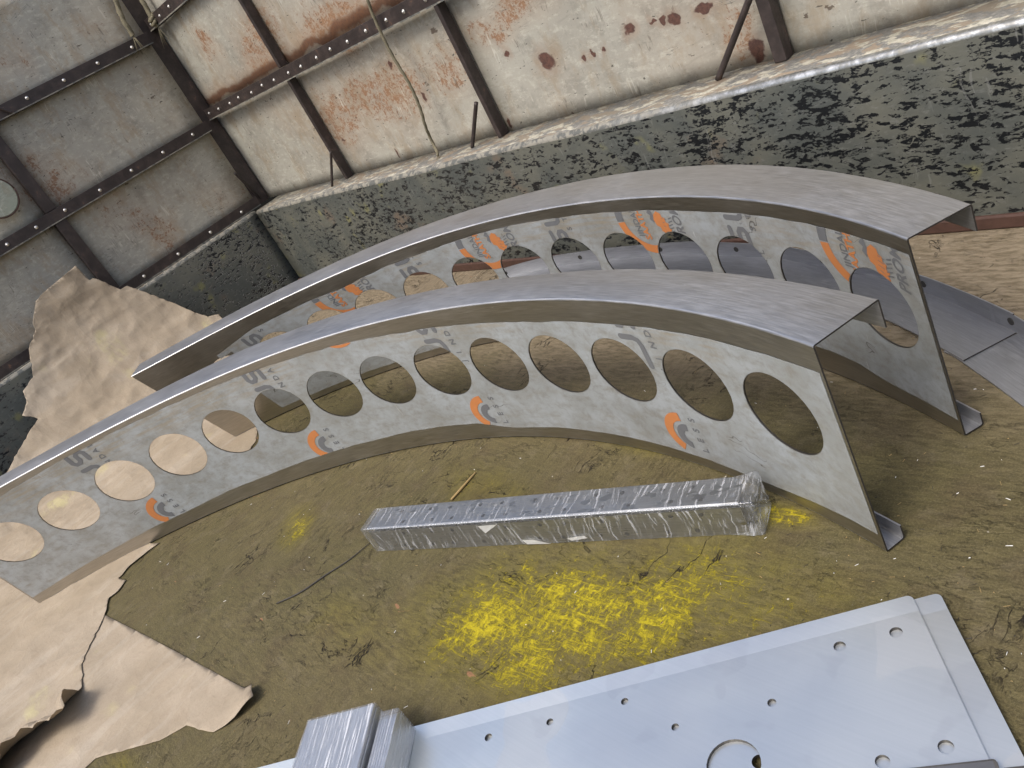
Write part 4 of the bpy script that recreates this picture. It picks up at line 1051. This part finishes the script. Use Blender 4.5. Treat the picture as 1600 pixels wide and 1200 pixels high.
# long bundle in the middle of the floor
b0 = fl(600, 861); b1 = fl(1162, 835); ang = math.atan2(b1[1] - b0[1], b1[0] - b0[0])
BL = math.hypot(b1[0] - b0[0], b1[1] - b0[1]) + .05; BH = .108; BW = .10
root = tag(empty('bracket_bundle', (b0[0] - .03 * math.cos(ang), b0[1] - .03 * math.sin(ang), .0005), ang), 'long film wrapped bundle of drilled brackets in front of the front beam', 'metal bundle')
def bracket(x0, x1, dy, dz, holes=True):
    """angle bracket: front leg and top leg folded from one holed strip"""
    bm = bmesh.new(); es = []; h = BH - dz; wd = BW - dy
    def loop(pts):
        vs = [bm.verts.new((p[0], p[1], 0)) for p in pts]
        for i in range(len(vs)): es.append(bm.edges.new((vs[i], vs[(i + 1) % len(vs)])))
    loop([(x0, 0), (x1 - .0, 0), (x1, h + wd - .03), (x1 - .009, h + wd - .009), (x1 - .03, h + wd), (x0, h + wd)])
    if holes:
        k = .145; i = 0
        while k < BL - .09:
            for off, row in ((0, .022), (.03, h - .03), (.035, h + .022), (.0, h + wd - .025)):
                xx = k + off; r = .0072
                loop([(xx + r * math.cos(t), row + r * math.sin(t)) for t in [2 * math.pi * j / 14 for j in range(14)]])
            k += .085 if i % 2 else .125; i += 1
    bmesh.ops.triangle_fill(bm, use_beauty=True, edges=es)
    for yy in (h - .013, h - .004, h, h + .004): bmesh.ops.bisect_plane(bm, geom=bm.verts[:] + bm.edges[:] + bm.faces[:], plane_co=(0, yy, 0), plane_no=(0, 1, 0))
    if holes: bmesh.ops.delete(bm, geom=[f for f in bm.faces if h - .013 < f.calc_center_median().y < h - .004], context='FACES')
    uvset(bm, lambda v: (v.co.x, v.co.y))
    for v in bm.verts:
        x, t = v.co.x, v.co.y
        if t < h - .003: v.co = Vector((x, dy, t))
        elif t < h + .003: v.co = Vector((x, dy + .0015, h - .0015))
        else: v.co = Vector((x, dy + t - h, h))
    bmesh.ops.recalc_face_normals(bm, faces=bm.faces[:])
    o = obj('bracket', bm, M['stack'], root)
    s = o.modifiers.new('thickness', 'SOLIDIFY'); s.thickness = .003; s.offset = 0
    return o
for k in range(4): bracket(.012 * (3 - k) if k else .045, BL - .004 * k, .0055 * k + .002, .0055 * k, True)
bm = bmesh.new(); box(bm, (.02, .028, .001), (BL - .03, BW - .004, BH - .028)); obj('dark_core', bm, M['hole'], root)  # near-black filler box, added so the shade behind the holes is painted in
bm = bmesh.new(); shell_box(bm, -.004, BL + .004, -.002, BW + .002, .0, BH + .002, .004, 90, 3, .0012, 1.6)
obj('stretch_film', bm, M['wrap'], root)
def scrap(x, y, z, pts, n_axis, name='tape_scrap'):
    bm = bmesh.new(); vs = []
    for a, b in pts: vs.append(bm.verts.new((x + a, y, z + b) if n_axis == 'y' else (x + a, y + b, z)))
    bm.faces.new(vs); bmesh.ops.solidify(bm, geom=bm.faces[:], thickness=.0008); return obj(name, bm, M['label'], root)
scrap(.50, -.0055, .072, [(0, .022), (.075, .024), (.012, -.01)], 'y')
scrap(.64, -.006, .004, [(-.01, .022), (.03, .02), (.085, .0), (.0, .002)], 'y')
scrap(.80, -.006, .014, [(-.01, .01), (.05, .016), (.06, .006), (.0, -.002)], 'y')

# two bundles at the bottom edge, standing on the plate
def small_bundle(label, corner, adir, wid, length, h, layers, seed, side_on=False):
    root = tag(empty('bracket_bundle', (corner[0], corner[1], zt1 + .0005), adir), label, 'metal bundle', 'wrapped bracket bundles at the bottom edge')
    if not side_on:
        t = h / layers
        for k in range(layers):
            bm = bmesh.new(); o_ = random.uniform(-.002, .002)
            box(bm, (.004 + o_, -wid + .003, k * t + .0004), (length, -.003 + o_, (k + 1) * t - .0006))
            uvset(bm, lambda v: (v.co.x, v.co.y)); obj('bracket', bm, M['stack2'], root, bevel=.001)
    else:
        t = wid / layers
        for k in range(layers):
            bm = bmesh.new(); rr = .02; pr = [(.004, 0), (length, 0), (length, h)] + [(.004 + rr - rr * math.sin(R(a)), h - rr + rr * math.cos(R(a))) for a in (0, 30, 60, 90)]
            f0 = [bm.verts.new((x, -wid + k * t + .0006, z + .0004)) for x, z in pr]; f1 = [bm.verts.new((x, -wid + (k + 1) * t - .0006, z + .0004)) for x, z in pr]
            bm.faces.new(f0); bm.faces.new(f1[::-1])
            for i in range(len(pr)): bm.faces.new((f0[i], f0[(i + 1) % len(pr)], f1[(i + 1) % len(pr)], f1[i]))
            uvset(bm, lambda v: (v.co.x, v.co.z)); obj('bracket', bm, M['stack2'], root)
    bm = bmesh.new(); shell_box(bm, .0, length + .004, -wid - .001, .001, .0, h + .002, .004, 60, seed, .0008)
    obj('stretch_film', bm, M['wrap2'], root)
    return root
zb_ = zt1 + .11
c1 = fl(483, 1120, zb_); c2 = fl(587, 1098, zb_); c3 = fl(560, 1200, zb_)
ad = math.atan2(c3[1] - c2[1], c3[0] - c2[0]); wA = math.hypot(c1[0] - c2[0], c1[1] - c2[1])
# local x runs from the far edge towards the photographer, local y to the right
rt = small_bundle('wide flat bundle of plates under streaked film, leftmost at the bottom edge', c1, ad, wA, .40, .11, 10, 11)
lx = Vector((math.cos(ad), math.sin(ad))); ly = Vector((-lx.y, lx.x)); vv = Vector((c2[0] - c1[0], c2[1] - c1[1]))
if ly.dot(vv) > 0: rt.location = (c2[0], c2[1], zt1 + .0005)
d1 = fl(651, 1140, zt1); zz = .09
d2 = fl(606, 1103, zt1 + zz); sgn = 1 if ly.dot(vv) > 0 else -1
rt2 = small_bundle('narrow film wrapped bundle of upright brackets beside the wide flat bundle', d1, ad, .05, .40, zz, 7, 21, True)
if sgn < 0:
    rt2.location = (d1[0] - ly.x * -.05, d1[1] - ly.y * -.05, zt1 + .0005)

# ------------------------------------------------------------------ ropes, twigs, litter
def rope(label, pts, r, frays=0, knot=None):
    P = catmull(pts, 14); c = P[0].copy()
    bm = bmesh.new(); tube(bm, [p - c for p in P], r, 12, 3, 2 * math.pi / (r * 7), .22)
    root = tag(empty('rope', tuple(c)), label, 'rope')
    obj('strand', bm, M['rope'], root, smooth=True)
    if frays:
        bm = bmesh.new(); e = P[-1] - c; t = (P[-1] - P[-3]).normalized()
        for k in range(frays):
            d = (t + Vector((random.uniform(-.6, .6), random.uniform(-.3, .1), random.uniform(-.4, .3)))).normalized()
            tube(bm, [e, e + d * r * 3 + Vector((0, 0, .004)), e + d * r * random.uniform(6, 11)], [r * .25, r * .18, r * .05], 5)
        obj('frayed_end', bm, M['rope'], root, smooth=True)
    if knot is not None:
        bm = bmesh.new(); k0 = P[int(knot * (len(P) - 1))] - c
        for j in range(2):
            ring = [k0 + Vector((math.cos(a) * r * 1.7, math.sin(a) * r * 1.5, math.sin(a) * r * 1.1 + (j - .5) * r * 1.8)) for a in [2 * math.pi * i / 16 for i in range(17)]]
            tube(bm, ring, r * .8, 8)
        obj('knot', bm, M['rope'], root, smooth=True)
Y0 = YS - .11
rope('thin frayed rope hanging down the rusty side wall panel to the ledge', [on(u, v, 1, Y0) for u, v in [(568, -30), (576, 5), (590, 40), (612, 85), (640, 132), (656, 168), (664, 195)]] + [on(672, 215, 1, Y0 + .02), on(681, 233, 1, Y0 + .01), on(684, 243, 1, Y0 - .02)], .008, 5)
xk = XB + .05
rope('thick rope hanging over the bulkhead rail, left one of the two near the corner', [on(u, v, 0, xk) for u, v in [(168, -30), (182, 5), (192, 30), (203, 48), (208, 56)]], .016, 6)
rope('thick knotted rope near the corner post, right one of the two near the corner', [on(u, v, 0, xk + .03) for u, v in [(205, -40), (222, 0), (232, 18), (240, 32), (247, 42)]], .016, 6, .72)
def stick(name, label, cat, pts, r, mat):
    P = catmull(pts, 8); c = P[len(P) // 2].copy(); c.z = 0; bm = bmesh.new(); n = len(P)
    tube(bm, [p - c for p in P], [r * (.45 + .55 * math.sin(math.pi * min(1, .25 + .75 * i / n))) for i in range(n)], 6)
    o = obj(name, bm, M[mat], None, smooth=True); o.location = c; return tag(o, label, cat)
stick('twig', 'thin dark wire-like twig on the floor left of the wrapped bundle', 'twig', [fl(u, v, .005) for u, v in [(432, 943), (470, 925), (508, 899), (545, 875), (578, 848)]], .0028, 'wire')
stick('straw', 'short yellow straw on the floor between front beam and wrapped bundle', 'straw', [fl(u, v, .006) for u, v in [(705, 781), (722, 762), (743, 738)]], .005, 'straw')
stick('straw', 'small pale straw lying on the ledge by the right post', 'straw', [fl(u, v, ZL + .008) for u, v in [(1222, 73), (1234, 74), (1246, 76)]], .006, 'label')

# tiny splinters, chips and grit scattered over the deck: nobody could count them
bm = bmesh.new(); rnd = random.Random(3); k = 0
while k < 900:
    u, v = rnd.uniform(-20, 1620), rnd.uniform(330, 1210); p = fl(u, v)
    if p[0] < -5.5 or p[1] > 2.58 or p[0] > .4: continue
    if rnd.random() > min(1, .25 + v / 1200.): continue
    k += 1; t = rnd.random(); a = rnd.uniform(0, 6.3)
    if t < .55: L_, w_, h_ = rnd.uniform(.004, .016), rnd.uniform(.0008, .002), rnd.uniform(.0006, .0015)
    else: L_, w_, h_ = rnd.uniform(.0015, .0045), rnd.uniform(.001, .0035), rnd.uniform(.001, .002)
    if rnd.random() < .03: L_ *= 2.2
    mi = rnd.choices((0, 1, 2), (.45, .38, .17))[0]
    vs = []
    for (sx, sy, z) in ((-1, -1, 0), (1, -.6, 0), (1, 1, 0), (-.8, .8, 0), (-.7, -.5, 1), (.8, -.4, .8), (.6, .7, 1), (-.9, .4, .6)):
        x = sx * L_ / 2 * rnd.uniform(.7, 1.1); y = sy * w_ / 2 * rnd.uniform(.7, 1.2)
        vs.append(bm.verts.new((p[0] + x * math.cos(a) - y * math.sin(a), p[1] + x * math.sin(a) + y * math.cos(a), .0002 + z * h_)))
    for f in ((0, 1, 5, 4), (1, 2, 6, 5), (2, 3, 7, 6), (3, 0, 4, 7), (4, 5, 6, 7)):
        bm.faces.new([vs[i] for i in f]).material_index = mi
tag(obj('floor_litter', bm, [M['wire'], M['straw'], M['label']]), 'fine splinters, grit and pale specks scattered over the truck bed floor', 'litter', kind='stuff')
